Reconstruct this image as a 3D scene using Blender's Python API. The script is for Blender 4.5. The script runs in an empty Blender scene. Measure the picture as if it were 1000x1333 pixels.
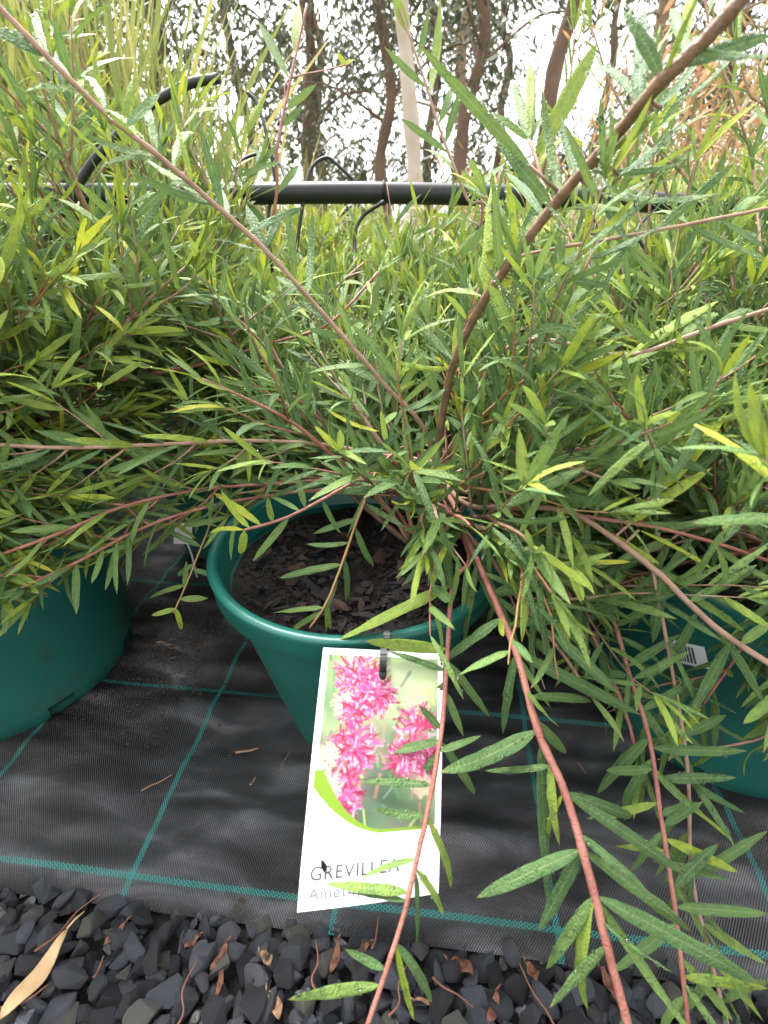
import bpy, bmesh, math, random
import numpy as np
from mathutils import Vector, Matrix, noise
from mathutils.bvhtree import BVHTree

scene = bpy.context.scene
R = math.radians
# ------------------------------------------------------------------ camera
CAM_H = 0.465; PITCH = R(29.7); FPX = 650.0          # focal length in pixels of a 1000x1333 frame
cd = bpy.data.cameras.new('camera'); cam = bpy.data.objects.new('camera', cd)
scene.collection.objects.link(cam); scene.camera = cam
cd.sensor_fit = 'VERTICAL'; cd.sensor_height = 36.0; cd.lens = 36.0 * FPX / 1333.0
cd.clip_start = 0.01; cd.clip_end = 2000
cam.location = (0, 0, CAM_H); cam.rotation_euler = (R(90) - PITCH, 0, 0)
cd.dof.use_dof = True; cd.dof.focus_distance = 0.42; cd.dof.aperture_fstop = 10.0
# ------------------------------------------------------------------ sky, sun, exposure
world = bpy.data.worlds.new('World'); scene.world = world; world.use_nodes = True
wn = world.node_tree.nodes; wl = world.node_tree.links
SUN_EL, SUN_AZ = R(58), R(-25)
sky = wn.new('ShaderNodeTexSky'); sky.sky_type = 'NISHITA'; sky.sun_disc = False
sky.sun_elevation = SUN_EL; sky.sun_rotation = SUN_AZ; sky.air_density = 1.0; sky.dust_density = 4.0
hs = wn.new('ShaderNodeHueSaturation'); hs.inputs['Saturation'].default_value = 0.10
bg = wn['Background']; bg.inputs['Strength'].default_value = 0.15
wl.new(sky.outputs[0], hs.inputs['Color']); wl.new(hs.outputs[0], bg.inputs['Color'])
sd = bpy.data.lights.new('sun', 'SUN'); sd.energy = 1.5; sd.angle = R(14); sd.color = (1.0, 0.97, 0.92)
sun = bpy.data.objects.new('sun', sd); scene.collection.objects.link(sun)
sun.rotation_euler = (R(90) - SUN_EL, 0, R(180) - SUN_AZ)
vs = scene.view_settings; vs.view_transform = 'Standard'; vs.look = 'None'; vs.gamma = 1.0
vs.exposure = 2.3
scene.cycles.max_bounces = 6; scene.cycles.diffuse_bounces = 3; scene.cycles.transparent_max_bounces = 4

# ------------------------------------------------------------------ helpers
rng = random.Random(7); nrng = np.random.default_rng(7)
COL = scene.collection
CP, SP = math.cos(PITCH), math.sin(PITCH)
def at(px, py, depth):
    """world point seen at pixel (px,py) of the 1000x1333 frame, at this depth along the optical axis"""
    cx = (px - 500) / FPX * depth; cy = (py - 666.5) / FPX * depth
    down = cy * CP + depth * SP; fwd = depth * CP - cy * SP
    return Vector((cx, fwd, CAM_H - down))
def on_z(px, py, z=0.0):
    d = at(px, py, 1.0) - Vector((0, 0, CAM_H))
    return Vector((0, 0, CAM_H)) + d * ((z - CAM_H) / d.z)
def proj(p):
    down = CAM_H - p[2]; depth = p[1] * CP + down * SP; cy = down * CP - p[1] * SP
    if depth < 0.02: return (-9999, -9999, depth)
    return (500 + p[0] / depth * FPX, 666.5 + cy / depth * FPX, depth)

def mat(name, color=(.5,.5,.5), rough=.6, spec=.5):
    m = bpy.data.materials.new(name); m.use_nodes = True
    b = m.node_tree.nodes['Principled BSDF']
    b.inputs['Base Color'].default_value = (*color, 1); b.inputs['Roughness'].default_value = rough
    b.inputs['Specular IOR Level'].default_value = spec
    return m, m.node_tree.nodes, m.node_tree.links, b
def ramp(n, stops, interp='LINEAR'):
    r = n.new('ShaderNodeValToRGB'); cr = r.color_ramp; cr.interpolation = interp
    while len(cr.elements) < len(stops): cr.elements.new(.5)
    for e, (p, c) in zip(cr.elements, stops):
        e.position = p; e.color = (*c, 1) if len(c) == 3 else c
    return r
def noisy(name, c1, c2, scale, rough=.6, bump=.0, bscale=None, spec=.5, detail=6, coord='Object', rough2=None):
    m, n, l, b = mat(name, c1, rough, spec)
    tc = n.new('ShaderNodeTexCoord'); nt = n.new('ShaderNodeTexNoise')
    nt.inputs['Scale'].default_value = scale; nt.inputs['Detail'].default_value = detail
    l.new(tc.outputs[coord], nt.inputs['Vector'])
    r = ramp(n, [(.3, c1), (.7, c2)]); l.new(nt.outputs['Fac'], r.inputs['Fac']); l.new(r.outputs['Color'], b.inputs['Base Color'])
    if rough2 is not None:
        mr = n.new('ShaderNodeMapRange'); mr.inputs['From Min'].default_value = .3; mr.inputs['From Max'].default_value = .7
        mr.inputs['To Min'].default_value = rough; mr.inputs['To Max'].default_value = rough2
        l.new(nt.outputs['Fac'], mr.inputs['Value']); l.new(mr.outputs[0], b.inputs['Roughness'])
    if bump:
        n2 = n.new('ShaderNodeTexNoise'); n2.inputs['Scale'].default_value = bscale or scale * 4; n2.inputs['Detail'].default_value = 5
        l.new(tc.outputs[coord], n2.inputs['Vector'])
        bp = n.new('ShaderNodeBump'); bp.inputs['Strength'].default_value = bump; bp.inputs['Distance'].default_value = .002
        l.new(n2.outputs['Fac'], bp.inputs['Height']); l.new(bp.outputs['Normal'], b.inputs['Normal'])
    return m

def link(o, parent=None):
    COL.objects.link(o)
    if parent is not None: o.parent = parent
    return o
def tag(o, label=None, cat=None, group=None, kind=None):
    if label: o['label'] = label
    if cat: o['category'] = cat
    if group: o['group'] = group
    if kind: o['kind'] = kind
    return o
def empty(name, loc=(0,0,0)):
    o = bpy.data.objects.new(name, None); o.empty_display_size = .02; o.location = loc
    return link(o)
def quadmesh(name, V, F, m=None, smooth=True, col=None):
    """V (n,3), F (k,4) numpy -> mesh"""
    V = np.asarray(V, dtype=np.float32); F = np.asarray(F, dtype=np.int32)
    me = bpy.data.meshes.new(name); k = F.shape[1]
    me.vertices.add(len(V)); me.vertices.foreach_set('co', V.ravel())
    me.loops.add(F.size); me.loops.foreach_set('vertex_index', F.ravel())
    me.polygons.add(len(F)); me.polygons.foreach_set('loop_start', np.arange(0, F.size, k, dtype=np.int32))
    me.polygons.foreach_set('loop_total', np.full(len(F), k, dtype=np.int32))
    if smooth: me.polygons.foreach_set('use_smooth', np.ones(len(F), dtype=bool))
    if col is not None:
        a = me.attributes.new('lc', 'FLOAT_COLOR', 'POINT'); a.data.foreach_set('color', np.asarray(col, dtype=np.float32).ravel())
    me.update(calc_edges=True)
    if m: me.materials.append(m)
    return me
def mobj(name, me, parent=None): return link(bpy.data.objects.new(name, me), parent)
def pymesh(name, V, F, m, smooth=False):
    me = bpy.data.meshes.new(name); me.from_pydata([tuple(v) for v in V], [], F); me.materials.append(m)
    if smooth: me.polygons.foreach_set('use_smooth', [True] * len(me.polygons))
    me.update(); return me

def catmull(pts, sub=5):
    P = [Vector(p) for p in pts]; out = []
    if len(P) < 3: return [P[0].lerp(P[-1], i / sub) for i in range(sub + 1)]
    Q = [P[0] * 2 - P[1]] + P + [P[-1] * 2 - P[-2]]
    for i in range(1, len(Q) - 2):
        a, b, c, d = Q[i-1], Q[i], Q[i+1], Q[i+2]
        for k in range(sub):
            t = k / sub
            out.append(.5 * ((2*b) + (c-a)*t + (2*a-5*b+4*c-d)*t*t + (3*b-a-3*c+d)*t**3))
    out.append(P[-1]); return out
def tube(pts, rad, sides=7, cap=True):
    """returns V list, F quads for a swept tube; rad scalar list"""
    n = len(pts); V = []; F = []
    up = Vector((.13, .21, .97)); prev = None
    for i, p in enumerate(pts):
        d = (pts[min(i+1, n-1)] - pts[max(i-1, 0)])
        if d.length < 1e-9: d = Vector((0, 0, 1))
        d.normalize()
        if prev is None:
            s = d.cross(up); s = s if s.length > 1e-4 else d.cross(Vector((1,0,0)))
        else: s = prev - d * prev.dot(d)
        s.normalize(); prev = s; u = s.cross(d)
        for k in range(sides):
            a = 2 * math.pi * k / sides
            V.append(p + (s * math.cos(a) + u * math.sin(a)) * rad[i])
    for i in range(n - 1):
        for k in range(sides):
            k2 = (k + 1) % sides
            F.append((i*sides+k, i*sides+k2, (i+1)*sides+k2, (i+1)*sides+k))
    if cap:
        for base, last in ((0, 0), ((n-1)*sides, 1)):
            c = len(V); V.append(pts[-1 if last else 0].copy())
            for k in range(0, sides, 1):
                k2 = (k + 1) % sides
                F.append((base+k, base+k2, c, c) if last else (base+k2, base+k, c, c))
    return V, F
class MB:
    def __init__(s): s.V = []; s.F = []
    def add(s, V, F):
        o = len(s.V); s.V += list(V); s.F += [tuple(dict.fromkeys(i + o for i in f)) for f in F]
    def tube(s, pts, rad, sides=7, cap=True):
        if not hasattr(rad, '__len__'): rad = [rad] * len(pts)
        s.add(*tube(pts, rad, sides, cap))
    def box(s, c, sx, sy, sz, M=None):
        V = [Vector((x*sx/2, y*sy/2, z*sz/2)) for x in (-1,1) for y in (-1,1) for z in (-1,1)]
        V = [(M @ v if M else v) + Vector(c) for v in V]
        s.add(V, [(0,1,3,2),(4,6,7,5),(0,4,5,1),(2,3,7,6),(0,2,6,4),(1,5,7,3)])
    def mesh(s, name, m, smooth=True): return pymesh(name, s.V, s.F, m, smooth)

# ------------------------------------------------------------------ materials
def leaf_mat(name, stops, rough=.50, spec=.32, trans=.22, rib=True):
    m, n, l, b = mat(name, (.1,.2,.05), rough, spec)
    at_ = n.new('ShaderNodeAttribute'); at_.attribute_name = 'lc'
    sp = n.new('ShaderNodeSeparateColor'); l.new(at_.outputs['Color'], sp.inputs[0])
    tc = n.new('ShaderNodeTexCoord')
    no = n.new('ShaderNodeTexNoise'); no.inputs['Scale'].default_value = 170; no.inputs['Detail'].default_value = 5
    geo = n.new('ShaderNodeNewGeometry'); l.new(geo.outputs['Position'], no.inputs['Vector'])
    ad = n.new('ShaderNodeMath'); ad.operation = 'MULTIPLY_ADD'; ad.inputs[1].default_value = .40
    sub = n.new('ShaderNodeMath'); sub.operation = 'SUBTRACT'; sub.inputs[1].default_value = .20
    l.new(no.outputs['Fac'], ad.inputs[0]); l.new(sp.outputs['Red'], sub.inputs[0]); l.new(sub.outputs[0], ad.inputs[2])
    r = ramp(n, stops); l.new(ad.outputs[0], r.inputs['Fac'])
    colour = r.outputs['Color']
    if rib:
        rr = ramp(n, [(.0, (1,1,1)), (.16, (0,0,0))]); l.new(sp.outputs['Green'], rr.inputs['Fac'])
        mx = n.new('ShaderNodeMix'); mx.data_type = 'RGBA'; mx.inputs[7].default_value = (.26, .32, .12, 1)
        mf = n.new('ShaderNodeMath'); mf.operation = 'MULTIPLY'; mf.inputs[1].default_value = .45
        l.new(rr.outputs['Color'], mf.inputs[0]); l.new(mf.outputs[0], mx.inputs[0]); l.new(colour, mx.inputs[6]); colour = mx.outputs[2]
        # browned tips
        tr = ramp(n, [(.93, (0,0,0)), (1., (1,1,1))]); l.new(sp.outputs['Blue'], tr.inputs['Fac'])
        mx2 = n.new('ShaderNodeMix'); mx2.data_type = 'RGBA'; mx2.inputs[7].default_value = (.25, .13, .03, 1)
        mg = n.new('ShaderNodeMath'); mg.operation = 'MULTIPLY'; mg.inputs[1].default_value = .6
        l.new(tr.outputs['Color'], mg.inputs[0]); l.new(mg.outputs[0], mx2.inputs[0]); l.new(colour, mx2.inputs[6]); colour = mx2.outputs[2]
    l.new(colour, b.inputs['Base Color'])
    # veins across the blade + fine wet relief
    bp = n.new('ShaderNodeBump'); bp.inputs['Strength'].default_value = 1.0; bp.inputs['Distance'].default_value = .0014
    n2 = n.new('ShaderNodeTexNoise'); n2.inputs['Scale'].default_value = 650; n2.inputs['Detail'].default_value = 3
    l.new(geo.outputs['Position'], n2.inputs['Vector']); l.new(n2.outputs['Fac'], bp.inputs['Height']); l.new(bp.outputs['Normal'], b.inputs['Normal'])
    mr = n.new('ShaderNodeMapRange'); mr.inputs['To Min'].default_value = rough - .14; mr.inputs['To Max'].default_value = rough + .14
    l.new(no.outputs['Fac'], mr.inputs['Value']); l.new(mr.outputs[0], b.inputs['Roughness'])
    tl = n.new('ShaderNodeBsdfTranslucent'); hsn = n.new('ShaderNodeHueSaturation'); hsn.inputs['Value'].default_value = 1.35; hsn.inputs['Hue'].default_value = .485
    l.new(colour, hsn.inputs['Color']); l.new(hsn.outputs[0], tl.inputs['Color'])
    ms = n.new('ShaderNodeMixShader'); ms.inputs[0].default_value = trans
    out = n['Material Output']; l.new(b.outputs[0], ms.inputs[1]); l.new(tl.outputs[0], ms.inputs[2]); l.new(ms.outputs[0], out.inputs[0])
    return m
M_LEAF = leaf_mat('leaf_green', [(.0, (.048,.105,.038)), (.3, (.088,.168,.052)), (.55, (.150,.235,.055)), (.8, (.29,.38,.035)), (1., (.44,.41,.04))])
M_SEDGE = leaf_mat('leaf_yellow_green', [(.0, (.09,.14,.05)), (.4, (.22,.27,.08)), (.75, (.38,.38,.12)), (1., (.5,.42,.2))], rib=False)
M_GUM = leaf_mat('leaf_gum', [(.0, (.035,.05,.03)), (.5, (.07,.09,.05)), (1., (.15,.15,.08))], rough=.5, trans=.12, rib=False)
M_RUST = leaf_mat('leaf_rust', [(.0, (.10,.13,.04)), (.4, (.25,.22,.07)), (.7, (.42,.26,.11)), (1., (.55,.34,.18))], rib=False)
M_RED = leaf_mat('petal_red', [(.0, (.45,.03,.03)), (1., (.65,.09,.06))], rib=False)
M_STEM_RED = noisy('bark_red', (.25,.075,.058), (.38,.17,.12), 75, .45, .6, 600)
M_STEM_PINK = noisy('bark_pink', (.42,.26,.19), (.26,.15,.10), 75, .6, .35, 500)
M_STEM_BROWN = noisy('bark_brown', (.13,.07,.042), (.24,.14,.08), 120, .55, .5, 500)
M_STEM_GREEN = noisy('bark_young', (.26,.19,.06), (.30,.12,.06), 90, .5, .2, 400)
M_POT = noisy('pot_green', (.006,.085,.066), (.010,.105,.080), 12, .38, .12, 60, rough2=.5)
def soil_stain(m):
    n, l = m.node_tree.nodes, m.node_tree.links; b = n['Principled BSDF']; src = b.inputs['Base Color'].links[0].from_socket
    tc = n.new('ShaderNodeTexCoord'); sx = n.new('ShaderNodeSeparateXYZ'); l.new(tc.outputs['Object'], sx.inputs[0])
    no = n.new('ShaderNodeTexNoise'); no.inputs['Scale'].default_value = 16; no.inputs['Detail'].default_value = 9; no.inputs['Roughness'].default_value = .72; l.new(tc.outputs['Object'], no.inputs['Vector'])
    mr = n.new('ShaderNodeMapRange'); mr.inputs['From Min'].default_value = 0; mr.inputs['From Max'].default_value = .16; mr.inputs['To Min'].default_value = .10; mr.inputs['To Max'].default_value = -.12; l.new(sx.outputs['Z'], mr.inputs['Value'])
    ad = n.new('ShaderNodeMath'); l.new(no.outputs['Fac'], ad.inputs[0]); l.new(mr.outputs[0], ad.inputs[1])
    r = ramp(n, [(.58, (0,0,0)), (.80, (1,1,1))]); l.new(ad.outputs[0], r.inputs['Fac'])
    mx = n.new('ShaderNodeMix'); mx.data_type = 'RGBA'; mx.inputs[7].default_value = (.05,.035,.022,1); l.new(r.outputs['Color'], mx.inputs[0]); l.new(src, mx.inputs[6]); l.new(mx.outputs[2], b.inputs['Base Color'])
soil_stain(M_POT)
M_RIM = noisy('pot_rim_green', (.010,.125,.098), (.012,.105,.083), 40, .36, .1, 90)
M_SOIL = noisy('potting_mix', (.004,.003,.0025), (.014,.009,.007), 160, .95, 1.0, 300)
M_CHIP = [noisy('bark_chip_%d' % i, c, tuple(x * .5 for x in c), 200, .8, .5, 500) for i, c in enumerate([(.014,.009,.008), (.026,.015,.011), (.07,.035,.02), (.022,.02,.021)])]
M_CRUMB = noisy('dry_potting_mix', (.075,.045,.028), (.03,.018,.012), 120, .95)
M_STONE = [noisy('bluestone_%d' % i, c, tuple(x * 2.1 for x in c), 45, .34, .8, 260, rough2=.6) for i, c in enumerate([(.031,.032,.037), (.052,.054,.063), (.016,.016,.018), (.058,.056,.050), (.042,.046,.055)])]
M_BLACK = noisy('black_poly', (.009,.009,.010), (.018,.018,.02), 30, .5, .1, 200)
M_DRY = [noisy('dry_leaf_%d' % i, c, c2, 90, .7, .4, 300) for i, (c, c2) in enumerate([((.42,.26,.13), (.55,.38,.2)), ((.20,.075,.04), (.12,.05,.03)), ((.30,.18,.09), (.18,.10,.06))])]

# weed mat: woven black tape with green marker threads
def mat_weed():
    m, n, l, b = mat('weed_mat_weave', (.012,.012,.013), .5, .5)
    tc = n.new('ShaderNodeTexCoord'); uv = n.new('ShaderNodeSeparateXYZ'); l.new(tc.outputs['UV'], uv.inputs[0])
    def M(op, a, bb=None, c=None):
        x = n.new('ShaderNodeMath'); x.operation = op
        for i, v in enumerate((a, bb, c)):
            if v is None: continue
            if isinstance(v, (int, float)): x.inputs[i].default_value = v
            else: l.new(v, x.inputs[i])
        return x.outputs[0]
    u, v = uv.outputs[0], uv.outputs[1]
    W1, W2 = 2 * math.pi / .0021, 2 * math.pi / .0030
    su = M('SINE', M('MULTIPLY', u, W1)); sv = M('SINE', M('MULTIPLY', v, W2))
    weave = M('MULTIPLY', su, sv)                                   # plain over/under check
    w01 = M('MULTIPLY_ADD', weave, .5, .5)
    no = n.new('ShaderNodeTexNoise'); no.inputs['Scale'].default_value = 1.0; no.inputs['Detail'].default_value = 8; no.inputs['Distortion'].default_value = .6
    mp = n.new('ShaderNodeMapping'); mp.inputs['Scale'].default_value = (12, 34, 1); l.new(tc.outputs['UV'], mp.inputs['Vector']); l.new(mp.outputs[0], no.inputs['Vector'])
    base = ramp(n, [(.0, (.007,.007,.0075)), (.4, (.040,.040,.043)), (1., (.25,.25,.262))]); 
    mixf = M('MULTIPLY', M('MULTIPLY_ADD', w01, .7, .3), M('MULTIPLY_ADD', no.outputs['Fac'], 2.7, -.85)); l.new(mixf, base.inputs['Fac'])  # noise streaks paint the weave's grey sheen into the base colour
    # green threads every 0.175 m
    def line(c, off, period, half, other, freq):
        d = M('ABSOLUTE', M('SUBTRACT', M('FRACT', M('ADD', M('DIVIDE', M('SUBTRACT', c, off), period), .5)), .5))
        inside = M('LESS_THAN', M('MULTIPLY', d, period), half)
        dash = M('GREATER_THAN', M('SINE', M('ADD', M('MULTIPLY', other, freq), M('MULTIPLY', M('SIGN', M('SINE', M('MULTIPLY', c, 2*math.pi/.0024))), 1.57))), -.25)
        return M('MULTIPLY', inside, dash)
    g1 = line(u, U0, PER_U, .0024, v, 2*math.pi/.0034); g2 = line(v, V0, PER_V, .0024, u, 2*math.pi/.0042)
    g = M('MAXIMUM', g1, g2)
    mx = n.new('ShaderNodeMix'); mx.data_type = 'RGBA'; mx.inputs[7].default_value = (.018, .25, .225, 1)
    l.new(g, mx.inputs[0]); l.new(base.outputs['Color'], mx.inputs[6])
    # washed-out potting mix and dust
    n3 = n.new('ShaderNodeTexNoise'); n3.inputs['Scale'].default_value = 6; n3.inputs['Detail'].default_value = 8; n3.inputs['Roughness'].default_value = .75
    l.new(tc.outputs['UV'], n3.inputs['Vector'])
    n4 = n.new('ShaderNodeTexNoise'); n4.inputs['Scale'].default_value = 420; n4.inputs['Detail'].default_value = 2; l.new(tc.outputs['UV'], n4.inputs['Vector'])
    dr = ramp(n, [(.48, (0,0,0)), (.64, (1,1,1))]); l.new(n3.outputs['Fac'], dr.inputs['Fac'])
    ds = ramp(n, [(.5, (0,0,0)), (.68, (1,1,1))]); l.new(n4.outputs['Fac'], ds.inputs['Fac'])
    mx2 = n.new('ShaderNodeMix'); mx2.data_type = 'RGBA'; mx2.inputs[7].default_value = (.11, .08, .055, 1)
    l.new(M('MULTIPLY', M('MULTIPLY', dr.outputs['Color'], ds.outputs['Color']), .8), mx2.inputs[0]); l.new(mx.outputs[2], mx2.inputs[6]); l.new(mx2.outputs[2], b.inputs['Base Color'])
    bp = n.new('ShaderNodeBump'); bp.inputs['Strength'].default_value = .8; bp.inputs['Distance'].default_value = .0006
    l.new(weave, bp.inputs['Height']); l.new(bp.outputs['Normal'], b.inputs['Normal'])
    b.inputs['Roughness'].default_value = .36
    return m
TH = R(6.1); EU = Vector((math.cos(TH), -math.sin(TH), 0)); EV = Vector((math.sin(TH), math.cos(TH), 0))
U0 = on_z(150, 1180).dot(EU); PER_U = .172
V0 = on_z(170, 1138).dot(EV); PER_V = .19
VEDGE = on_z(300, 1195).dot(EV)
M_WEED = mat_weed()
M_GROUND = noisy('forest_floor', (.10,.085,.05), (.17,.15,.08), 3, .95, .6, 40)
M_GBASE = noisy('gravel_base', (.006,.006,.006), (.016,.014,.012), 90, .9, 1.0, 300)
M_CARD = noisy('card_white', (.80,.80,.80), (.76,.76,.77), 20, .35, .0)
M_DROP, _n, _l, _b = mat('water', (.9,.95,.95), .03, .6); _b.inputs['Transmission Weight'].default_value = 1.0; _b.inputs['IOR'].default_value = 1.33
M_INK = mat('ink_dark', (.06,.065,.08), .5)[0]
M_INKL = mat('ink_pale', (.17,.19,.23), .5)[0]

# ------------------------------------------------------------------ the setting
def sheet(name, z, u0, u1, v0, v1, nu, nv, m, hfun=None, frame=True):
    us = np.linspace(u0, u1, nu + 1); vs_ = v0 + (v1 - v0) * np.linspace(0, 1, nv + 1) ** 1.6
    V = []; uvs = []
    for v in vs_:
        for u in us:
            p = EU * u + EV * v if frame else Vector((u, v, 0))
            V.append((p.x, p.y, z + (hfun(u, v) if hfun else 0))); uvs.append((u, v))
    F = [(j*(nu+1)+i, j*(nu+1)+i+1, (j+1)*(nu+1)+i+1, (j+1)*(nu+1)+i) for j in range(nv) for i in range(nu)]
    me = quadmesh(name, V, F, m); ul = me.uv_layers.new(name='UVMap'); ua = np.array(uvs, dtype=np.float32)
    idx = np.empty(len(me.loops), dtype=np.int32); me.loops.foreach_get('vertex_index', idx); ul.data.foreach_set('uv', ua[idx].ravel())
    o = mobj(name, me); o['kind'] = 'structure'; return o
sheet('ground', -.03, -300, 300, -60, 500, 10, 10, M_GROUND, frame=False)
def mat_h(u, v):
    e = v - VEDGE
    wr = .0048 * noise.noise((u * 3.0, v * 26.0, 1.3)) + .0032 * noise.noise((u * 7.0 + 4, v * 48.0, 8.1)) + .004 * noise.noise((u * 4, v * 4, 3))
    return wr - .006 * math.exp(-max(e, 0) / .012)
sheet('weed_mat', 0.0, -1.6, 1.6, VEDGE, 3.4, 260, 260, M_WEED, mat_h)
gravel = sheet('gravel_bed', -.012, -1.6, 1.6, -.9, VEDGE + .02, 40, 30, M_GBASE, lambda u, v: .003 * noise.noise((u*30, v*30, 2)))

# ------------------------------------------------------------------ visibility helper
ALL_OCC_V = []; ALL_OCC_F = []
def occ(a, b, c, d):
    k = len(ALL_OCC_V); ALL_OCC_V.extend((a, b, c, d)); ALL_OCC_F.append((k, k+1, k+2, k+3))
def in_frame(p, mg=0): return -mg <= p[0] <= 1000 + mg and -mg <= p[1] <= 1333 + mg and p[2] > .02

# ------------------------------------------------------------------ leaf blades
def leaf_arrays(nl, ns, aspect, curl, twist, profile, seed, dome=.10):
    r = random.Random(seed); V = []; C = []
    for i in range(nl + 1):
        t = i / nl
        w = max(.05, (t ** (.62 * profile)) * (1 - t) ** .62 / .46) * aspect * .5 * (1 + r.uniform(-.09, .09) * (0 < i < nl))
        if t > .985: w = aspect * .015
        for s in ns:
            x = s * w; z = dome * w * 2 * (math.sin(math.pi * min(1, abs(s) * .8)) - .15) - .12 * w * abs(s) ** 3
            z += .10 * w * r.uniform(-1, 1) + .10 * w * s * math.sin(t * 17 + seed)
            a = twist * t; X = x * math.cos(a) - z * math.sin(a); Z = x * math.sin(a) + z * math.cos(a)
            ang = curl * t
            y = t if abs(curl) < 1e-3 else math.sin(ang) / curl
            zz = 0 if abs(curl) < 1e-3 else -(1 - math.cos(ang)) / curl
            V.append((X, y, Z + zz)); C.append((0, abs(s), t, r.random()))
    k = len(ns)
    F = [(i*k+j, i*k+j+1, (i+1)*k+j+1, (i+1)*k+j) for i in range(nl) for j in range(k - 1)]
    return np.array(V, dtype=np.float32), np.array(F, dtype=np.int32), np.array(C, dtype=np.float32)
S5 = (-1, -.55, 0, .55, 1); S3 = (-1, 0, 1)
HI = [leaf_arrays(10, S5, .135, c, tw, pr, i) for i, (c, tw, pr) in enumerate([(.25,.1,.8), (.6,-.4,.85), (-.35,.35,.8), (.9,.2,.9), (.1,-.7,.82), (-.6,.1,.85)])]
LO = [leaf_arrays(4, S3, .135, c, tw, pr, 20 + i, .2) for i, (c, tw, pr) in enumerate([(.3,.1,.8), (.7,-.4,.85), (-.4,.35,.8), (.1,.7,.85)])]
BLADE = [leaf_arrays(6, S3, .02, c, tw, .7, 40 + i, .2) for i, (c, tw) in enumerate([(.3,.2), (.8,-.5), (-.3,.6), (.05,0)])]
MED = [leaf_arrays(6, S3, .135, c, tw, pr, i, .2) for i, (c, tw, pr) in enumerate([(.25,.1,.8), (.6,-.4,.85), (-.35,.35,.8), (.9,.2,.9), (.1,-.7,.82), (-.6,.1,.85)])]
FAR = [leaf_arrays(3, (-1, 1), .135, c, tw, pr, 60 + i, 0) for i, (c, tw, pr) in enumerate([(.3,.1,.8), (.7,-.4,.85), (-.4,.35,.8), (.1,.7,.85)])]
NTONE = 10
_lm = {}
def leaf_mesh(kind, var, tone, m):
    ti = max(0, min(NTONE - 1, int(tone * NTONE))); key = (kind, var, ti, m.name)
    if key not in _lm:
        V, F, C = (HI if kind == 'hi' else LO)[var]; C = C.copy(); C[:, 0] = (ti + .5) / NTONE
        _lm[key] = quadmesh('leaf_blade', V, F, m, True, C)
    return _lm[key]
def merged(name, leaves, lib, m, parent, off):
    """leaves: list of (Matrix, variant, tone)"""
    Vs, Fs, Cs = [], [], []; n = 0
    for M, var, tone in leaves:
        V, F, C = lib[var]; A = np.array(M, dtype=np.float32)
        Vs.append(V @ A[:3, :3].T + A[:3, 3]); Fs.append(F + n); n += len(V)
        c = C.copy(); c[:, 0] = tone; Cs.append(c)
    if not Vs: return None
    V = np.concatenate(Vs) - np.array(off, dtype=np.float32)
    return tag(mobj(name, quadmesh(name, V, np.concatenate(Fs), m, True, np.concatenate(Cs)), parent), kind='stuff')
def leaf_matrix(base, d, length, wscale, up=None, roll=0.0):
    d = d.normalized(); up = up or Vector((0, 0, 1))
    n = up - d * up.dot(d)
    if n.length < .05: n = Vector((0, -1, .3)) - d * Vector((0, -1, .3)).dot(d)
    n.normalize(); n = Matrix.Rotation(roll, 3, d) @ n; x = d.cross(n)
    M = Matrix(((x.x*length*wscale, d.x*length, n.x*length, base.x), (x.y*length*wscale, d.y*length, n.y*length, base.y),
                (x.z*length*wscale, d.z*length, n.z*length, base.z), (0, 0, 0, 1)))
    return M

# image areas that the shrubs leave open: soil of the pot, mat, tag, gravel, sky gap
CLEAR = [[(300,690),(330,660),(400,640),(470,650),(520,700),(500,790),(560,830),(590,900),(760,900),(850,1010),(1000,990),(1000,1400),(-50,1400),(-50,830),(60,800),(120,735),(190,705),(240,710),(275,700)],
         [(410,-20),(620,-20),(640,120),(560,230),(470,235),(410,215),(380,120)]]
def inside(x, y, poly):
    c = False; j = len(poly) - 1
    for i in range(len(poly)):
        (xi, yi), (xj, yj) = poly[i], poly[j]
        if (yi > y) != (yj > y) and x < (xj - xi) * (y - yi) / (yj - yi) + xi: c = not c
        j = i
    return c
STRIPS = [([(42,372),(62,310),(90,262),(118,215),(150,180),(182,147),(215,125),(250,108),(285,102)], 13, .62), ([(460,256),(530,257),(610,262)], 15, .80), ([(690,268),(760,267),(860,272)], 13, .80), ([(5,235),(30,200),(62,205)], 9, .78), ([(352,330),(358,240),(335,135)], 8, .76), ([(400,262),(408,215),(440,215)], 9, .76), ([(470,400),(462,320),(470,285)], 8, .76),
  ([(55,535),(125,502),(200,487),(270,472),(360,445),(430,420),(492,355)], 13, .53), ([(0,579),(90,583),(200,579),(330,574),(430,580)], 11, .42), ([(690,442),(750,450),(820,462),(930,425),(1000,402)], 13, .375), ([(560,580),(500,500),(448,440),(400,385),(345,325)], 13, .42), ([(572,590),(578,530),(592,470),(632,388)], 13, .40), ([(600,652),(655,660),(720,662),(765,678),(850,740),(930,815)], 14, .40), ([(590,655),(610,705),(640,772),(672,850)], 14, .39), ([(0,722),(75,695),(165,658),(270,636)], 9, .42)]
srng = random.Random(4)
def near_strip(x, y, z):
    for path, w, zmax in STRIPS:
        if z > zmax: continue
        for (ax, ay), (bx, by) in zip(path, path[1:]):
            L2 = (bx-ax)**2 + (by-ay)**2; t = max(0, min(1, ((x-ax)*(bx-ax) + (y-ay)*(by-ay)) / L2))
            if math.hypot(x - ax - t*(bx-ax), y - ay - t*(by-ay)) < w: return True
    return False
def clear_hit(*pts):
    for p in pts:
        q = proj(p)
        if q[2] < .16: return True
        if near_strip(*q) and srng.random() < .85: return True
        for poly in CLEAR:
            if inside(q[0], q[1], poly): return True
    return False

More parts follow.
